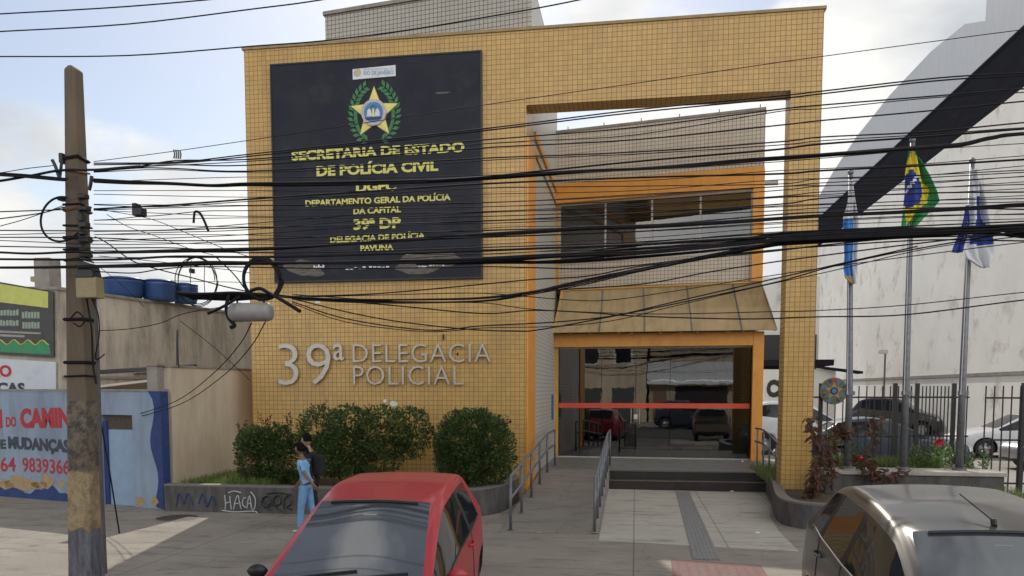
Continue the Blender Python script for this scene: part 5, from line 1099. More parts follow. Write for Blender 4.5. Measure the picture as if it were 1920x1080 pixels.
twisted('cable bundle running from the thick coil across the lower facade', [(505, 552), (545, 557), (600, 560), (700, 561), (800, 560), (905, 557), (1000, 546), (1060, 533), (1150, 515), (1250, 497), (1350, 477), (1460, 456), (1560, 446)], .009, 3, 8.64, 1.2, 1.3)
twisted('thin cable bundle slanting across the apron wall to the window foot', [(600, 562), (760, 564), (905, 562), (1000, 548), (1100, 530), (1200, 508), (1300, 490), (1460, 462), (1560, 452)], .007, 2, 8.7, .9, 2.0)
# coils, splice boxes and hanging bits
def coil(label, u, v, ru, rv, r, y, turns, seed, ang=(0, 2 * math.pi), name='cable_coil'):
    g_ = random.Random(seed); c = onY(u, v, y); sc = (onY(u + 10, v, y) - c).length / 10; pts = []; n = 28 * turns
    for i in range(n + 1):
        a = ang[0] + (ang[1] - ang[0]) * i / n * (turns if ang == (0, 2 * math.pi) else 1); k = 1 + .05 * math.sin(i * .31 + seed) + .02 * (i // 28)
        pts.append(c + Vector((math.cos(a) * ru * sc * k, .03 * math.sin(i * .2 + seed), math.sin(a) * rv * sc * k)))
    o = MB().tube(pts, r, 5).build(name, WIRE, smooth=True); return tag(o, label, 'cable coil')
coil('thick black coil of cable hanging at the left edge of the yellow wall', 492, 524, 33, 35, .019, 8.62, 2, 3)
coil('thin wire coil hanging in the sky between the pole and the yellow wall', 369, 528, 38, 40, .0055, 8.64, 3, 5)
coil('open cable loop sticking out left of the utility pole', 114, 411, 40, 36, .014, 8.78, 1, 7, (R_(75), R_(320)))
for pxs, lab in (([(359, 488), (357, 520), (360, 560)], 'wire hanging through the thin coil at its left'), ([(384, 490), (383, 530), (385, 556)], 'wire hanging through the thin coil at its middle')): wire('hanging_wire', lab, pxs, .0045, 8.66, group='wires hanging through the thin coil')
tag(MB().box(*(lambda p, q: (p.x, q.x, 8.64, 8.72, p.z, q.z))(onY(358, 512, 8.68), onY(362, 504, 8.68))).build('wire_clip', BLACKM), 'tiny black clip on the wires inside the thin coil', 'clip')
ge = thing('splice_enclosure', 'grey plastic cable splice cylinder hanging before the left edge of the yellow wall', 'cable box', tuple(onY(471, 585, 8.62)))
c0, c1 = onY(433, 586, 8.62), onY(509, 583, 8.62); ax = (c1 - c0); Ln = ax.length; r0 = .108
part(MB().lathe([(.03, -.012), (.085, 0), (r0, .035), (r0, .10), (r0 * 1.05, .105), (r0 * 1.05, .125), (r0, .13), (r0, Ln - .05), (r0 * .86, Ln - .012), (.05, Ln)], 24, tuple(c0), 'X'), 'cylinder_body', GREYE, ge, smooth=True)
part(MB().tube(spline([onY(430, 552, 8.62), onY(424, 575, 8.6), onY(428, 595, 8.6), onY(440, 610, 8.6), onY(432, 614, 8.6)], 6), .022, 6), 'cable_tail', WIRE, ge, smooth=True)
for u in (445, 495): part(MB().tube([onY(u, 553, 8.62), onY(u, 572, 8.62)], .012, 5), 'hanger', WIRE, ge)
t = thing('lashed_cables', 'thick dark lashed cables ending at the grey splice cylinder', 'cable', tuple(onY(400, 553, 8.62)))
for k in range(6): part(MB().tube(spline([onY(330 + 6 * k, 549 + 2.2 * k, 8.6 + .02 * k), onY(380, 551 + 1.8 * k, 8.6 + .02 * k), onY(440, 549 + 2.6 * k, 8.6 + .02 * k), onY(505, 553 + k * .8, 8.62)], 6), .017, 5), 'cable_strand', WIRE, t, smooth=True)
part(MB().tube(spline([onY(470, 545, 8.6), onY(488, 541, 8.58), onY(508, 552, 8.58), onY(524, 560, 8.58), onY(563, 584, 8.56)], 6), .021, 6), 'cut_cable_end', WIRE, t, smooth=True)
part(MB().tube(spline([onY(390, 588, 8.62), onY(420, 574, 8.6), onY(450, 556, 8.6)], 6), .018, 6), 'cable_tail', WIRE, t, smooth=True)
p, q = onY(253, 406, 8.66), onY(270, 390, 8.66); sb_ = thing('junction_box', 'small black box hanging on a wire right of the pole', 'box', (p.x, 8.66, p.z))
part(MB().box(p.x, q.x, 8.6, 8.72, p.z, q.z), 'box_body', BLACKM, sb_, bevel=.012); part(MB().box(p.x, p.x + .05, 8.61, 8.71, q.z, q.z + .05), 'box_hook', BLACKM, sb_)
p, q = onY(328, 298, 8.62), onY(340, 281, 8.62); sb_ = thing('wire_reel', 'small grey coil of wire tied above the wires near the yellow wall corner', 'wire reel', (p.x, 8.62, p.z))
for k in range(4): part(MB().tube([(p.x + .02 * k, 8.6 + .01 * k, p.z), (p.x + .012 + .02 * k, 8.6 + .01 * k, (p.z + q.z) / 2), (p.x + .02 * k, 8.6 + .01 * k, q.z)], .009, 5), 'wire_turn', WIREG, sb_)
hk = MB().tube(spline([onY(363, 418, 8.6), onY(364, 404, 8.6), onY(366, 397, 8.6), onY(374, 399, 8.6), onY(382, 412, 8.6), onY(391, 434, 8.6)], 6), .015, 6).build('hanging_tube', WIRE, smooth=True)
tag(hk, 'bent black tube end hanging from a wire in the sky', 'tube')

# ------------------------------------------------------------------ cars
def car_paint(name, c, metal=.0, rough=.32, coat=.6, c2=None, dirt=None):
    return mat(name, c, c2 or tuple(x * .9 for x in c), 2.5, rough, metal, coat=coat, dirt=dirt, dirt_scale=3.5, dirt_lo=.5, dirt_hi=.85, dirt_amt=.35)
LAMP_R = mat('red_tail_lamp', (.35, .015, .012), (.28, .01, .01), 20, .15, coat=.8); LAMP_W = mat('clear_lamp', (.6, .6, .58), (.45, .45, .45), 20, .12, coat=.8); LAMP_O = mat('amber_tail_lamp', (.55, .25, .08), (.45, .2, .07), 20, .15, coat=.8)
def car(name, label, cat, st, kinds, paint, wheels, wr=.30, track=.72, loc=(0, 0, 0), rot=0, group=None, glass=CARGL, detail=True, lamp=LAMP_R, handles=(), antenna=None, mirror_s=None, mirror_m=None, pitch=0.0):
    """st: stations (s, z_bottom, w_sill, z_belt, w_belt, z_roof, w_roof, crown) from nose to tail, nose towards -Y.  kinds: one per gap between stations"""
    Ltot = st[-1][0]; rings = []
    if not detail: glass = CARGL3
    for (s_, zb, wl, zbelt, wb, zr, wr_, cr) in st:
        y = s_ - Ltot / 2; zm = zb + (zbelt - zb) * .55; wm = max(wl, wb) + .025
        be = Vector((wb, y, zbelt)); re_ = Vector((wr_, y, zr)); wt_ = be.lerp(re_, .86); wt_.x += .012
        half = [Vector((wl, y, zb)), Vector((wm, y, zm)), be, wt_, re_, Vector((wr_ - min(.055, wr_ * .25), y, zr + cr * .25)), ]
        ring = [Vector((0, y, zb - .0))] + half + [Vector((0, y, zr + cr))] + [Vector((-p.x, p.y, p.z)) for p in reversed(half)]
        rings.append(ring)
    n = len(rings[0]); vs = [p for r in rings for p in r]; fs = []; mi = []
    IDS = {'paint': 0, 'wind': 1, 'fR': 2, 'fL': 3, 'rR': 4, 'rL': 5, 'rear': 6, 'dark': 7, 'qR': 8, 'qL': 9}
    for i in range(len(rings) - 1):
        k = kinds[i]
        for j in range(n):
            a = i * n + j; b = i * n + (j + 1) % n; fs.append((a, b, b + n, a + n)); m_ = 'paint'
            R_side = j == 3; L_side = j == n - 4
            if k == 'ws':
                if j in (6, 7): m_ = 'wind'
                elif R_side: m_ = 'fR'
                elif L_side: m_ = 'fL'
            elif k == 'fd': m_ = 'fR' if R_side else 'fL' if L_side else 'paint'
            elif k == 'rd': m_ = 'rR' if R_side else 'rL' if L_side else 'paint'
            elif k == 'qd': m_ = 'qR' if R_side else 'qL' if L_side else 'paint'
            elif k == 'bp' and (R_side or L_side): m_ = 'dark'
            elif k == 'rw' and j in (6, 7): m_ = 'rear'
            if j in (0, n - 1): m_ = 'dark'
            mi.append(IDS[m_])
    fs += [tuple(range(n - 1, -1, -1)), tuple((len(rings) - 1) * n + k for k in range(n))]; mi += [0, 0]
    me = bpy.data.meshes.new(name); me.from_pydata([tuple(p) for p in vs], [], fs)
    for k in range(10): me.materials.append(paint)
    me.polygons.foreach_set('material_index', mi)
    bm = bmesh.new(); bm.from_mesh(me); bmesh.ops.recalc_face_normals(bm, faces=bm.faces)
    cl = bm.edges.layers.float.new('crease_edge'); bm.edges.ensure_lookup_table(); bm.verts.index_update()
    vl = bm.verts.layers.float.new('crease_vert')
    for v in bm.verts:
        ms_ = {f.material_index for f in v.link_faces}
        if len(ms_ & {1, 6}) and v.index % n in (6, 8) : v[vl] = 1.0
        elif ms_ & {2, 3, 4, 5, 8, 9} and len(ms_) > 1 and v.index % n in (3, 4, n - 3, n - 4): v[vl] = .45
    for e in bm.edges:
        i0, i1 = e.verts[0].index, e.verts[1].index; j0, j1 = i0 % n, i1 % n
        if j0 == j1 and j0 in (3, n - 3): e[cl] = .55
        if j0 == j1 and j0 in (4, n - 4): e[cl] = .5
        if j0 == j1 and j0 in (1, n - 1): e[cl] = .6
        mats_ = {f.material_index for f in e.link_faces}
        if len(mats_) > 1: e[cl] = max(e[cl], 1.0 if mats_ & {1, 6} else .8)
        if len(e.link_faces) == 2 and any(len(f.verts) > 4 for f in e.link_faces): e[cl] = .35
    bm.to_mesh(me); bm.free()
    o = bpy.data.objects.new(name, me); COL.objects.link(o); o.modifiers.new('s', 'SUBSURF').levels = 2; o.modifiers['s'].render_levels = 2
    cutters = []
    for ws in wheels:
        for sx in (-1, 1):
            mb = MB().lathe([(wr + .055, -.16), (wr + .055, .16)], 28, (sx * (track + .02), ws - Ltot / 2, wr), 'X', 7)
            c_ = mb.build('cutter', [paint] * 10); cutters.append(c_)
            b_ = o.modifiers.new('b', 'BOOLEAN'); b_.operation = 'DIFFERENCE'; b_.object = c_; b_.solver = 'EXACT'
    em_ = eval_mesh(o); bpy.data.objects.remove(o)
    for c_ in cutters: bpy.data.objects.remove(c_)
    root = thing(name, label, cat, (0, 0, 0), group)
    groups = {}
    for p in em_.polygons: groups.setdefault(p.material_index, []).append(tuple(p.vertices))
    V = [v.co.copy() for v in em_.vertices]; out = {}
    def sub(ids, nm, mats):
        polys = [(q, k) for k, i_ in enumerate(ids) for q in groups.get(i_, [])]
        if not polys: return None
        used = {}; vv = []; ff = []; mm = []
        for q, k in polys:
            r_ = []
            for i_ in q:
                if i_ not in used: used[i_] = len(vv); vv.append(V[i_])
                r_.append(used[i_])
            ff.append(tuple(r_)); mm.append(k)
        mb = MB(); mb.v = vv; mb.f = ff; mb.mi = mm
        me2 = bpy.data.meshes.new(nm); me2.from_pydata([tuple(p) for p in vv], [], ff)
        for m_ in mats: me2.materials.append(m_)
        me2.polygons.foreach_set('material_index', mm); me2.polygons.foreach_set('use_smooth', [True] * len(ff)); me2.update()
        ob = bpy.data.objects.new(nm, me2); COL.objects.link(ob); ob.parent = root; return ob
    body = sub([0, 7], 'body', [paint, BLACKM])
    bv = BVHTree.FromPolygons(V, [tuple(p.vertices) for p in em_.polygons])
    for i_, nm, g_ in ((1, 'windscreen', CARGL2 if detail else glass), (2, 'side_window', glass), (3, 'side_window', glass), (4, 'side_window', glass), (5, 'side_window', glass), (8, 'side_window', glass), (9, 'side_window', glass), (6, 'rear_window', glass)): sub([i_], nm, [g_])
    def hit(x, y, z, dirn):
        r_ = bv.ray_cast(Vector((x, y, z)), Vector(dirn)); return r_[0]
    # dark rubber around the windscreen and window sills
    for ws in wheels:
        for sx in (-1, 1):
            cx_ = sx * (track - .02); yy = ws - Ltot / 2; c_ = (cx_, yy, wr)
            w_ = MB().lathe([(wr * .62, -.09), (wr * .9, -.095), (wr, -.07), (wr, .07), (wr * .9, .095), (wr * .62, .09)], 30, c_, 'X', closed=True).build('wheel', RUBBER, root, smooth=True)
            rm = MB().lathe([(wr * .63, -.085), (wr * .60, -.085), (wr * .56, -.03), (wr * .56, .03), (wr * .60, .085), (wr * .63, .085)], 30, c_, 'X', closed=True)
            for k in range(5):
                a = 2 * math.pi * k / 5 + .3; ca, sa = math.cos(a), math.sin(a)
                def pt(r_, w__): return Vector((cx_ + sx * .055, yy + ca * r_ - sa * w__, wr + sa * r_ + ca * w__))
                rm.prism([pt(.03, -.035), pt(wr * .58, -.05), pt(wr * .58, .05), pt(.03, .035)], (sx * .02, 0, 0))
            rm.lathe([(.07, -.01), (.07, .03), (.04, .04)] if sx > 0 else [(.04, -.04), (.07, -.03), (.07, .01)], 14, (cx_ + sx * .055, yy, wr), 'X')
            rm.lathe([(wr * .56, -.01), (wr * .56, .0)], 20, (cx_ - sx * .02, yy, wr), 'X')
            rm.build('rim', ALLOY, w_)
    y0, y1 = -Ltot / 2, Ltot / 2
    zt_l = st[-2][3] - .10
    for sx in (-1, 1):   # lamps follow the skin: small patches found by casting rays on the body
        for nm, m_, yy, dr_, zc_, hh, xw in (('tail_lamp', lamp, y1 + .6, (0, -1, 0), zt_l, .17, .10), ('headlight', LAMP_W, y0 - .6, (0, 1, 0), st[1][3] - .06, .07, .17)):
            g2 = []; 
            for a in range(6):
                for b in range(6):
                    x = sx * (max(st[-2][4] if nm == 'tail_lamp' else st[1][4], .3) - .02 - xw * a / 5 * (1.0)); z = zc_ + hh * (b / 5 - .5) * 2
                    h_ = hit(x, yy, z, dr_); g2.append(h_ + Vector((0, .008 if dr_[1] < 0 else -.008, 0)) if h_ else None)
            mb = MB(); idx = {}
            for i_, p in enumerate(g2):
                if p is not None: idx[i_] = len(mb.v); mb.v.append(p)
            for a in range(5):
                for b in range(5):
                    q = (a * 6 + b, (a + 1) * 6 + b, (a + 1) * 6 + b + 1, a * 6 + b + 1)
                    if all(k in idx for k in q): mb.f.append(tuple(idx[k] for k in q)); mb.mi.append(0)
            if mb.f: mb.build(nm, m_, root, smooth=True)
    if mirror_s is not None:
        for sx in (-1, 1):
            i_ = min(range(len(st)), key=lambda k: abs(st[k][0] - mirror_s)); wb = st[i_][4]; zb_ = st[i_][3]
            x = sx * (wb + .09); y = mirror_s - Ltot / 2; mb = MB()
            prof = []
            for k in range(9):
                t = k / 8; a = math.pi * t; prof.append((max(.004, .068 * math.sin(a) ** .6), -.10 + .20 * t))
            mb.lathe(prof, 14, (0, 0, 0), 'X'); 
            for q in mb.v: q.y *= .75; q += Vector((x, y, zb_ + .08))
            mb.tube([(sx * (wb - .04), y + .01, zb_ + .02), (x - sx * .05, y, zb_ + .06)], .025, 6)
            mo = mb.build('mirror', mirror_m[0 if sx < 0 else 1] if mirror_m else paint, root, smooth=True)
    for sx in (-1, 1):
        for (hs_, hz) in handles:
            h_ = hit(sx * 2, hs_ - Ltot / 2, hz, (-sx, 0, 0))
            if h_:
                part(MB().tube(spline([h_ + Vector((sx * .0, -.09, 0)), h_ + Vector((sx * .035, -.06, .0)), h_ + Vector((sx * .035, .06, 0)), h_ + Vector((sx * .0, .09, 0))], 4), .014, 6), 'door_handle', paint, root, smooth=True)
    def seam(s_, z0, z1):
        for sx in (-1, 1):
            pts = []
            for k in range(9):
                h_ = hit(sx * 2, s_ - Ltot / 2, z0 + (z1 - z0) * k / 8, (-sx, 0, 0))
                if h_: pts.append(h_ + Vector((sx * .001, 0, 0)))
            if len(pts) > 2: part(MB().tube(pts, .005, 4), 'door_seam', BLACKM, root)
    if detail:
        for i_ in range(len(kinds)):
            if kinds[i_] == 'bp': seam(st[i_][0] + .05, .35, st[i_][3] - .01)
        # belt mouldings
        fi = [i_ for i_, k in enumerate(kinds) if k in ('ws', 'fd', 'bp', 'rd', 'qd')]
        for sx in (-1, 1):
            pts = []
            for k in range(22):
                s_ = st[fi[0]][0] + .25 + (st[fi[-1] + 1][0] - .02 - st[fi[0]][0] - .25) * k / 21
                ia = max(i_ for i_ in range(len(st)) if st[i_][0] <= s_); ib = min(ia + 1, len(st) - 1); w_ = (s_ - st[ia][0]) / max(1e-6, st[ib][0] - st[ia][0])
                zb_ = st[ia][3] * (1 - w_) + st[ib][3] * w_
                h_ = hit(sx * 2, s_ - Ltot / 2, zb_ + .004, (-sx, 0, 0))
                if h_: pts.append(h_ + Vector((sx * .002, 0, 0)))
            if len(pts) > 3: part(MB().tube(pts, .010, 5), 'belt_moulding', BLACKM if not antenna else CHROME, root, smooth=True)
        # wipers on the windscreen and rubber round it
        iw = kinds.index('ws'); s0, s1 = st[iw][0], st[iw + 1][0]
        def onglass(x, t):
            y = (s0 + (s1 - s0) * t) - Ltot / 2; h_ = hit(x, y, 3, (0, 0, -1)); return h_ + Vector((0, -.006, .010)) if h_ else None
        for xa, xb in ((-.42, .08), (.12, .52)):
            pts = [onglass(xa + (xb - xa) * k / 5, .12 + .07 * k / 5) for k in range(6)]
            if all(p is not None for p in pts): part(MB().tube(pts, .011, 4), 'wiper', BLACKM, root)
        wr1 = st[iw + 1][6]
        pts = [onglass(x, .965) for x in [(-1 + 2 * k / 14) * (wr1 - .16) for k in range(15)]]
        if all(p is not None for p in pts): part(MB().tube(pts, .013, 4), 'windscreen_seal', BLACKM, root)
        p_ = onglass(0, .80)
        if p_: part(MB().box(p_.x - .06, p_.x + .06, p_.y + .02, p_.y + .05, p_.z - .035, p_.z + .0), 'sticker', PLATE, root)
    if antenna:
        h_ = hit(antenna[0], antenna[1] - Ltot / 2, 3, (0, 0, -1))
        part(MB().tube([h_, h_ + Vector((0, .02, .04))], .022, 8), 'antenna_base', BLACKM, root); part(MB().tube([h_ + Vector((0, .01, .03)), h_ + Vector((antenna[2], antenna[3], antenna[4]))], .006, 5), 'antenna', BLACKM, root)
    root.location = loc; root.rotation_euler = (pitch, 0, rot)
    return root
HATCH = [(0, .32, .50, .60, .52, .64, .36, .01), (.10, .22, .70, .70, .70, .745, .52, .02), (.32, .19, .78, .77, .775, .83, .58, .04), (.46, .18, .81, .805, .81, .85, .66, .045), (.56, .18, .82, .825, .815, .865, .73, .035),
         (1.72, .18, .83, .945, .82, 1.395, .585, .045), (2.35, .18, .83, .965, .82, 1.465, .60, .045), (2.43, .18, .83, .97, .82, 1.468, .60, .045), (3.02, .18, .825, 1.01, .81, 1.455, .585, .04), (3.22, .19, .82, 1.03, .805, 1.43, .57, .035), (3.36, .20, .80, 1.03, .79, 1.38, .56, .02), (3.62, .22, .75, .985, .74, 1.03, .60, .01), (3.74, .34, .60, .80, .66, .86, .50, .01)]
HK = ['h', 'h', 'h', 'h', 'ws', 'fd', 'bp', 'rd', 'q', 'p', 'rw', 'p']
CROSS = [(0, .34, .55, .66, .55, .70, .38, .01), (.10, .24, .72, .78, .74, .83, .54, .02), (.50, .21, .81, .88, .81, .94, .62, .04), (.85, .20, .83, .955, .83, 1.015, .67, .045), (1.02, .20, .83, .985, .83, 1.045, .70, .035),
         (1.72, .20, .86, 1.02, .85, 1.465, .615, .045), (2.28, .20, .87, 1.045, .86, 1.55, .63, .05), (2.36, .20, .87, 1.05, .86, 1.552, .63, .05), (2.98, .20, .87, 1.10, .86, 1.55, .615, .05), (3.07, .20, .87, 1.11, .855, 1.545, .61, .05), (3.36, .21, .865, 1.14, .84, 1.50, .595, .04), (3.55, .22, .85, 1.14, .82, 1.42, .585, .03), (3.82, .24, .82, 1.06, .80, 1.11, .64, .01), (3.95, .36, .70, .86, .74, .94, .56, .01)]
CK = ['h', 'h', 'h', 'h', 'ws', 'fd', 'bp', 'rd', 'bp', 'qd', 'p', 'rw', 'p']
SEDAN = [(0, .32, .5, .58, .55, .62, .38, .01), (.12, .2, .74, .68, .74, .73, .55, .02), (.6, .18, .80, .79, .80, .85, .62, .04), (1.05, .18, .82, .86, .82, .92, .66, .04), (1.25, .18, .82, .89, .82, .95, .69, .03), (2.05, .18, .82, .92, .82, 1.37, .57, .03), (2.65, .18, .82, .93, .82, 1.43, .58, .04), (2.73, .18, .82, .93, .82, 1.43, .58, .04), (3.30, .18, .82, .95, .81, 1.38, .565, .035), (3.55, .19, .81, .965, .80, 1.27, .56, .03), (3.95, .19, .80, .97, .79, 1.03, .62, .02), (4.30, .24, .76, .95, .75, 1.0, .58, .02), (4.42, .34, .62, .80, .66, .86, .5, .01)]
SK = ['h', 'h', 'h', 'h', 'ws', 'fd', 'bp', 'rd', 'qd', 'rw', 'p', 'p']
SUVS = [(a, b, c * 1.04, d * 1.16, e * 1.05, f * 1.16, g * 1.08, h) for a, b, c, d, e, f, g, h in CROSS]
RED = car_paint('red_car_paint', (.44, .022, .035), rough=.42, coat=.35, c2=(.40, .025, .035), dirt=(.38, .07, .07))
GREYP = car_paint('warm_grey_metallic_paint', (.135, .124, .109), .5, .32, .45)
car('parked_car', 'red two-door hatchback parked nose out at the kerb', 'car', HATCH, HK, RED, (.72, 3.08), .29, .70, (-2.47, 7.45, -.075), R_(3.5), pitch=R_(3.4), mirror_s=1.02, mirror_m=(BLACKM, RED), handles=((2.30, .86),))
car('parked_car', 'warm grey five-door hatchback with chrome window trim, parked at the kerb', 'car', CROSS, CK, GREYP, (.74, 3.25), .31, .73, (2.50, 6.25, -.065), R_(1), pitch=R_(3.4), lamp=LAMP_O, handles=((2.20, .90), (2.98, .96)), antenna=(.02, 1.80, -.10, .35, .16), mirror_s=1.3)
BLU = car_paint('dark_blue_car_paint', (.022, .032, .055), .3, .4, .4); WHC = car_paint('white_car_paint', (.62, .63, .64), 0, .3, .6); BLK = car_paint('black_car_paint', (.02, .02, .023), 0, .3, .6); SIL = car_paint('silver_car_paint', (.42, .43, .45), .5, .3, .6)
p = onY(1650, 875, 23.5); car('parked_car', 'dark blue sedan parked broadside behind the railing', 'car', SEDAN, SK, BLU, (.85, 3.5), .31, .73, (p.x - .0, 23.5, .17), R_(90), detail=False)
p = onY(1680, 800, 40); car('parked_car', 'black off-roader parked far back against the white warehouse', 'car', SUVS, CK, BLK, (.74, 3.25), .36, .78, (p.x, 40, .17), R_(62), detail=False)
p = onY(1900, 840, 27); car('parked_car', 'white sedan parked at the right edge beyond the railing', 'car', SEDAN, SK, WHC, (.85, 3.5), .31, .73, (p.x + .7, 28.2, .17), R_(-90), detail=False)
p = onY(1925, 850, 24); car('parked_car', 'silver car nosing in at the right edge before the white sedan', 'car', SEDAN, SK, SIL, (.85, 3.5), .31, .73, (p.x + 1.6, 24.0, .17), R_(-80), detail=False)
p = onY(1480, 840, 28.5); car('parked_car', 'white off-roader parked behind the yellow pillar', 'car', SUVS, CK, WHC, (.74, 3.25), .36, .78, (p.x + .3, 28.5, .17), R_(90), detail=False)

# ------------------------------------------------------------------ two people walking to the left
def skin_body(nodes, edges, name, m, parent, sub=2):
    """nodes: dict name -> (pos, radius or (rx, ry)); grows one continuous surface"""
    ks = list(nodes); me = bpy.data.meshes.new(name); me.from_pydata([tuple(nodes[k][0]) for k in ks], [(ks.index(a), ks.index(b)) for a, b in edges], [])
    o = bpy.data.objects.new(name, me); COL.objects.link(o); o.modifiers.new('skin', 'SKIN').use_smooth_shade = True
    if not me.skin_vertices: me.attributes.new('skin', 'FLOAT', 'POINT')
    for i, k in enumerate(ks):
        r = nodes[k][1]; sv = me.skin_vertices[0].data[i]; sv.radius = r if isinstance(r, tuple) else (r, r); sv.use_root = (i == 0)
    sm = o.modifiers.new('sub', 'SUBSURF'); sm.levels = sub; sm.render_levels = sub
    me2 = eval_mesh(o); bpy.data.objects.remove(o)
    me2.materials.clear(); me2.materials.append(m); me2.name = name
    me2.polygons.foreach_set('use_smooth', [True] * len(me2.polygons)); me2.polygons.foreach_set('material_index', [0] * len(me2.polygons))
    o = bpy.data.objects.new(name, me2); COL.objects.link(o)
    if parent: o.parent = parent
    return o
def person(label, H, loc, rot, skin, top, legs_m, pose, hair_long=False, lean=.04, sleeve=.45, number=None, backpack=None, group=None):
    """facing +X before rotation; y is the side, left arm at +y"""
    k = H / 1.75; root = thing('person', label, 'person', (0, 0, 0), group)
    V = lambda x, y, z: Vector((x, y, z)) * k
    hip = .92; N = {}
    N['pelvis'] = (V(0, 0, hip), (.13 * k, .10 * k)); N['waist'] = (V(lean * .4, 0, 1.08), (.115 * k, .085 * k)); N['chest'] = (V(lean, 0, 1.28), (.15 * k, .10 * k)); N['neck0'] = (V(lean * 1.3, 0, 1.43), (.075 * k, .07 * k)); N['neck'] = (V(lean * 1.7, 0, 1.50), .048 * k); N['chin'] = (V(lean * 2.0 + .01, 0, 1.575), .055 * k)
    E = [('pelvis', 'waist'), ('waist', 'chest'), ('chest', 'neck0'), ('neck0', 'neck'), ('neck', 'chin')]
    for s_, sy in (('l', 1), ('r', -1)):
        th, sh, foot = pose['leg_' + s_]; ua, fa = pose['arm_' + s_]
        h0 = V(0, .09 * sy, hip - .04); kn = h0 + V(math.sin(th) * .43, .01 * sy, -math.cos(th) * .43); an = kn + V(math.sin(sh) * .42, 0, -math.cos(sh) * .42)
        N['hip' + s_] = (h0, .082 * k); N['thigh' + s_] = (h0.lerp(kn, .35), .078 * k); N['knee' + s_] = (kn, .053 * k); N['calf' + s_] = (kn.lerp(an, .35), .053 * k); N['ankle' + s_] = (an, .036 * k); N['heel' + s_] = (an + V(.02, 0, -.045), .036 * k); N['toe' + s_] = (an + V(.16 * math.cos(foot), .01 * sy, -.05 + .16 * math.sin(foot)), .03 * k)
        E += [('pelvis', 'hip' + s_), ('hip' + s_, 'thigh' + s_), ('thigh' + s_, 'knee' + s_), ('knee' + s_, 'calf' + s_), ('calf' + s_, 'ankle' + s_), ('ankle' + s_, 'heel' + s_), ('heel' + s_, 'toe' + s_)]
        s0 = V(lean * 1.2, .18 * sy, 1.39); el = s0 + V(math.sin(ua) * .28, .035 * sy, -math.cos(ua) * .28); wr_ = el + V(math.sin(fa) * .25, -.01 * sy, -math.cos(fa) * .25); d = (wr_ - el).normalized()
        N['sho' + s_] = (s0, .052 * k); N['uarm' + s_] = (s0.lerp(el, .4), .047 * k); N['elb' + s_] = (el, .037 * k); N['farm' + s_] = (el.lerp(wr_, .35), .037 * k); N['wri' + s_] = (wr_, .024 * k)
        palm = wr_ + d * .075 * k; N['palm' + s_] = (palm, (.036 * k, .017 * k))
        E += [('neck0', 'sho' + s_), ('sho' + s_, 'uarm' + s_), ('uarm' + s_, 'elb' + s_), ('elb' + s_, 'farm' + s_), ('farm' + s_, 'wri' + s_), ('wri' + s_, 'palm' + s_)]
        fx = Vector((math.cos(fa), 0, math.sin(fa)))
        for q in range(4):
            L_ = (.072, .08, .076, .06)[q] * k; o0 = palm + fx * (.030 - .02 * q) * k + d * .012 * k; m1 = o0 + d * L_ * .55 + Vector((0, -sy * .010 * k, 0)); t1 = m1 + d * L_ * .4 + Vector((0, -sy * .028 * k, 0))
            N[f'f{q}a{s_}'] = (o0, .0088 * k); N[f'f{q}b{s_}'] = (m1, .0082 * k); N[f'f{q}c{s_}'] = (t1, .007 * k); E += [('palm' + s_, f'f{q}a{s_}'), (f'f{q}a{s_}', f'f{q}b{s_}'), (f'f{q}b{s_}', f'f{q}c{s_}')]
        t0 = wr_ + d * .03 * k + fx * .03 * k; t1 = t0 + d * .04 * k + fx * .025 * k - Vector((0, sy * .01 * k, 0)); N['tha' + s_] = (t0, .011 * k); N['thb' + s_] = (t1, .0085 * k); E += [('wri' + s_, 'tha' + s_), ('tha' + s_, 'thb' + s_)]
    body = skin_body(N, E, 'body', skin, root, 2)
    # head joined to the body mesh
    hc = N['chin'][0] + V(.02, 0, .085); bm = bmesh.new(); bm.from_mesh(body.data); hv = bmesh.ops.create_uvsphere(bm, u_segments=28, v_segments=20, radius=1)['verts']
    for v in hv:
        x, y, z = v.co; jaw = max(0, -z); X = x * .098 * (1 - .10 * jaw) ; Y = y * .076 * (1 - .33 * jaw ** 1.5); Z = z * .122
        if x > 0:
            X *= .94
            X += .024 * math.exp(-(y / .16) ** 2 - ((z + .12) / .16) ** 2)               # nose
            X += .006 * math.exp(-(y / .35) ** 2 - ((z + .47) / .08) ** 2)               # lips
            X -= .010 * (math.exp(-((y - .42) / .2) ** 2 - ((z - .12) / .14) ** 2) + math.exp(-((y + .42) / .2) ** 2 - ((z - .12) / .14) ** 2))   # eye sockets
            X += .008 * math.exp(-(y / .3) ** 2 - ((z + .85) / .15) ** 2)               # chin
        v.co = hc + Vector((X, Y, Z)) * k
    for sy in (1, -1):
        ev = bmesh.ops.create_uvsphere(bm, u_segments=10, v_segments=8, radius=1)['verts']
        for v in ev: v.co = hc + Vector((v.co.x * .022 - .008, v.co.y * .010 + sy * .074, v.co.z * .032 - .004)) * k
    for f in bm.faces: f.smooth = True
    bm.to_mesh(body.data); bm.free()
    for sy in (1, -1): part(MB().lathe([(.002, -.009), (.008, -.005), (.010, 0), (.008, .005), (.002, .009)], 10, tuple(hc + Vector((.078, sy * .031, .014)) * k), 'X'), 'eye', EMW, body, smooth=True); part(MB().lathe([(.001, -.001), (.005, 0), (.001, .002)], 8, tuple(hc + Vector((.0868, sy * .031, .014)) * k), 'X'), 'iris', HAIR, body)
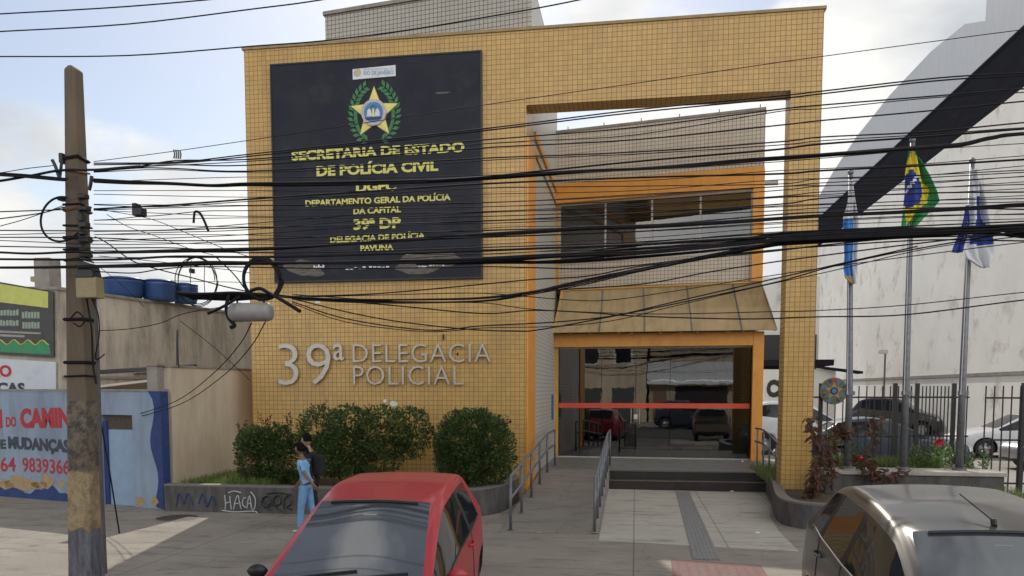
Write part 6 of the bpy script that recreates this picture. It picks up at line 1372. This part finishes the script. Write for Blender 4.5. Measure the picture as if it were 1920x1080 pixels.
    # hair cap
    def hairpt(s_, t):
        a = 2 * math.pi * s_; lat = t * (1.75 if not hair_long else 2.0); x, y, z = math.cos(a) * math.sin(lat), math.sin(a) * math.sin(lat), math.cos(lat)
        lim = .42 if x > .35 else (-.25 if x > -.1 else -.7); z = max(z, lim) if not hair_long else max(z, lim)
        return hc + Vector((x * .106 - .004, y * .085, z * .134 + .004)) * k
    part(MB().grid(hairpt, 28, 14), 'hair', HAIR, root, smooth=True)
    if hair_long: part(MB().tube(spline([hc + V(-.09, 0, .03), hc + V(-.15, 0, .0), hc + V(-.17, 0, -.10)], 4), [.035 * k] * 4 + [.03 * k] * 4 + [.012 * k], 8), 'hair_bun', HAIR, root, smooth=True)
    # clothes: slightly larger skins over the same joints
    g = 1.0
    def fat(nm, f, add=.012): p, r = N[nm]; r = r if isinstance(r, tuple) else (r, r); return (p, (r[0] * f + add * k, r[1] * f + add * k))
    tn = {q: fat(q, 1.05, .016) for q in ('waist', 'chest', 'neck0')}; tn['pelvis'] = (N['pelvis'][0] + V(0, 0, pose.get('hem', .06)), (.125 * k, .10 * k)); te = [('pelvis', 'waist'), ('waist', 'chest'), ('chest', 'neck0')]
    tn = {'waist': tn['waist'], 'pelvis': tn['pelvis'], 'chest': tn['chest'], 'neck0': (N['neck0'][0] + V(0, 0, -.01), (.085 * k, .078 * k))}
    for s_ in 'lr':
        p0 = N['sho' + s_][0]; p1 = N['elb' + s_][0]; tn['sho' + s_] = fat('sho' + s_, 1.05, .014); te.append(('neck0', 'sho' + s_))
        if sleeve <= 1: tn['slv' + s_] = (p0.lerp(p1, sleeve), (.062 * k, .058 * k)); tn['cuff' + s_] = (p0.lerp(p1, sleeve + .3), (.062 * k, .060 * k)); te += [('sho' + s_, 'slv' + s_), ('slv' + s_, 'cuff' + s_)]
        else: tn['slv' + s_] = fat('elb' + s_, 1.05, .012); tn['cuff' + s_] = fat('wri' + s_, 1.05, .012); te += [('sho' + s_, 'slv' + s_), ('slv' + s_, 'cuff' + s_)]
    shirt = skin_body(tn, te, 'shirt', top, root)
    ln = {'pelvis': (N['pelvis'][0] + V(0, 0, .04), (.118 * k, .092 * k))}; le = []
    for s_ in 'lr':
        for q in ('hip', 'thigh', 'knee', 'calf', 'ankle'): ln[q + s_] = fat(q + s_, 1.08, .016)
        ln['ankle' + s_] = (N['ankle' + s_][0], .058 * k); le += [('pelvis', 'hip' + s_), ('hip' + s_, 'thigh' + s_), ('thigh' + s_, 'knee' + s_), ('knee' + s_, 'calf' + s_), ('calf' + s_, 'ankle' + s_)]
        sn = {'heel': fat('heel' + s_, 1.0, .014), 'toe': fat('toe' + s_, 1.0, .014)}; skin_body({'heel': sn['heel'], 'mid': ((sn['heel'][0] + sn['toe'][0]) / 2, .045 * k), 'toe': sn['toe']}, [('heel', 'mid'), ('mid', 'toe')], 'shoe', SHOE, root)
    skin_body(ln, le, 'trousers', legs_m, root)
    if backpack:
        c_ = N['chest'][0] + V(-.17, 0, -.06); mb = MB().box(c_.x - .09 * k, c_.x + .07 * k, -.14 * k, .14 * k, c_.z - .24 * k, c_.z + .16 * k); part(mb, 'backpack', backpack, root, bevel=.045)
        for sy in (1, -1): part(MB().tube(spline([N['neck0'][0] + V(-.07, .1 * sy, -.02), N['neck0'][0] + V(.03, .11 * sy, .03), N['chest'][0] + V(.13, .11 * sy, -.02), N['chest'][0] + V(.03, .13 * sy, -.2), N['chest'][0] + V(-.1, .12 * sy, -.26)], 5), .014 * k, 5), 'backpack_strap', backpack, root)
    if number:
        p_ = N['sho' + 'l'][0]; q_ = N['slvl'][0] if 'slvl' in N else tn['slvl'][0]; me = text_mesh(number, .02, .2); h_ = .10 * k
        c_ = p_.lerp(q_, .75)
        for v in me.vertices: v.co = Vector((c_.x - v.co.x * h_ * .9 + .02 * k, c_.y + .066 * k + v.co.z * .02, c_.z + (v.co.y - .35) * h_))
        me.materials.clear(); me.materials.append(EMN); o = bpy.data.objects.new('sleeve_mark', me); COL.objects.link(o); o.parent = shirt
    root.location = loc; root.rotation_euler = (0, 0, rot)
    return root
pa = onY(573, 900, 12.55); pb = onY(586, 900, 13.05)
walk_a = {'leg_l': (.16, .06, .02), 'leg_r': (-.16, -.36, -.3), 'arm_l': (-.55, -.70), 'arm_r': (.30, .55), 'hem': .12}
walk_b = {'leg_l': (-.18, -.40, -.3), 'leg_r': (.14, .04, .02), 'arm_l': (-.30, -.2), 'arm_r': (-.2, .2), 'hem': -.02}
person('person in a pale blue shirt and light jeans walking left before the bushes', 1.47, (pa.x, 12.55, .0), R_(180), SKIN, CLB, JEAN, walk_a, True, number='1')
person('person in black with dark hair walking close behind the one in blue', 1.59, (pb.x, 13.05, .0), R_(180), SKIN2, CLK, CLK, walk_b, False, sleeve=2, backpack=CLK)

# ------------------------------------------------------------------ across the street (what the glass mirrors)
WARM = wall_mat('ochre_shop_render', (.42, .36, .28), (.34, .28, .21), (.14, .12, .1), .5)
op = thing('opposite_shop', 'low shop with a pale fascia board across the street', 'shop', (2, -14, 0))
part(MB().box(-1.5, 9, -18, -12.8, 0, 2.9).box(-1.5, 9, -18, -13.6, 4.4, 6.5), 'shop_wall', WARM, op)
part(MB().box(-1.6, 9.1, -12.9, -12.5, 3.0, 4.35), 'shop_fascia', SIGNW, op); part(MB().box(-1.6, 9.1, -12.49, -12.2, 2.75, 2.95), 'shop_awning', PLATE, op)
part(MB().box(.3, 4.0, -12.795, -12.77, .0, 2.6), 'shop_opening', BLACKM, op); part(MB().box(4.6, 8.4, -12.795, -12.77, .0, 2.6), 'shop_opening', BLACKM, op); part(MB().box(-1.2, -.2, -12.795, -12.77, .2, 2.3), 'shop_opening', mat('brown_shop_door', (.2, .12, .07), None, 5, .6), op)
oh = thing('opposite_house', 'two-storey house with dark windows across the street', 'building', (-8, -14, 0))
part(MB().box(-14, -1.7, -20, -13.0, 0, 7.2), 'house_wall', BEIGE2, oh); part(MB().box(-14.2, -1.6, -20.2, -12.6, 7.203, 7.45), 'house_roof', CONC, oh)
for x in (-12.5, -9.2, -5.8, -3.4):
    f_ = part(MB().box(x - .65, x + .65, -12.997, -12.95, 4.2, 5.7), 'house_window', PLATE, oh); part(MB().box(x - .55, x + .55, -12.949, -12.94, 4.3, 5.6), 'pane', CARGL, f_)
    part(MB().box(x - .8, x + .8, -12.997, -12.96, .0, 2.5), 'house_shutter', mat('dark_shutter', (.07, .075, .08), None, 5, .5, stretch=(1, 1, 8)), oh)
oh = thing('opposite_house', 'tall plain grey block at the far right across the street', 'building', (16, -14, 0))
part(MB().box(9.4, 24, -22, -13, 0, 9), 'house_wall', TILE_G, oh)
for x in (11.5, 14.5, 17.5, 20.5):
    for z in (1.2, 4.4, 6.8): f_ = part(MB().box(x - .7, x + .7, -12.997, -12.95, z, z + 1.3), 'house_window', PLATE, oh); part(MB().box(x - .6, x + .6, -12.949, -12.94, z + .1, z + 1.2), 'pane', CARGL, f_)
car('parked_car', 'dark blue off-roader parked across the street', 'car', SUVS, CK, BLU, (.74, 3.25), .36, .78, (1.2, -6.6, -.15), R_(90), detail=False)
car('parked_car', 'black sedan parked across the street behind the blue off-roader', 'car', SEDAN, SK, BLK, (.85, 3.5), .31, .73, (7.2, -6.6, -.15), R_(90), detail=False)
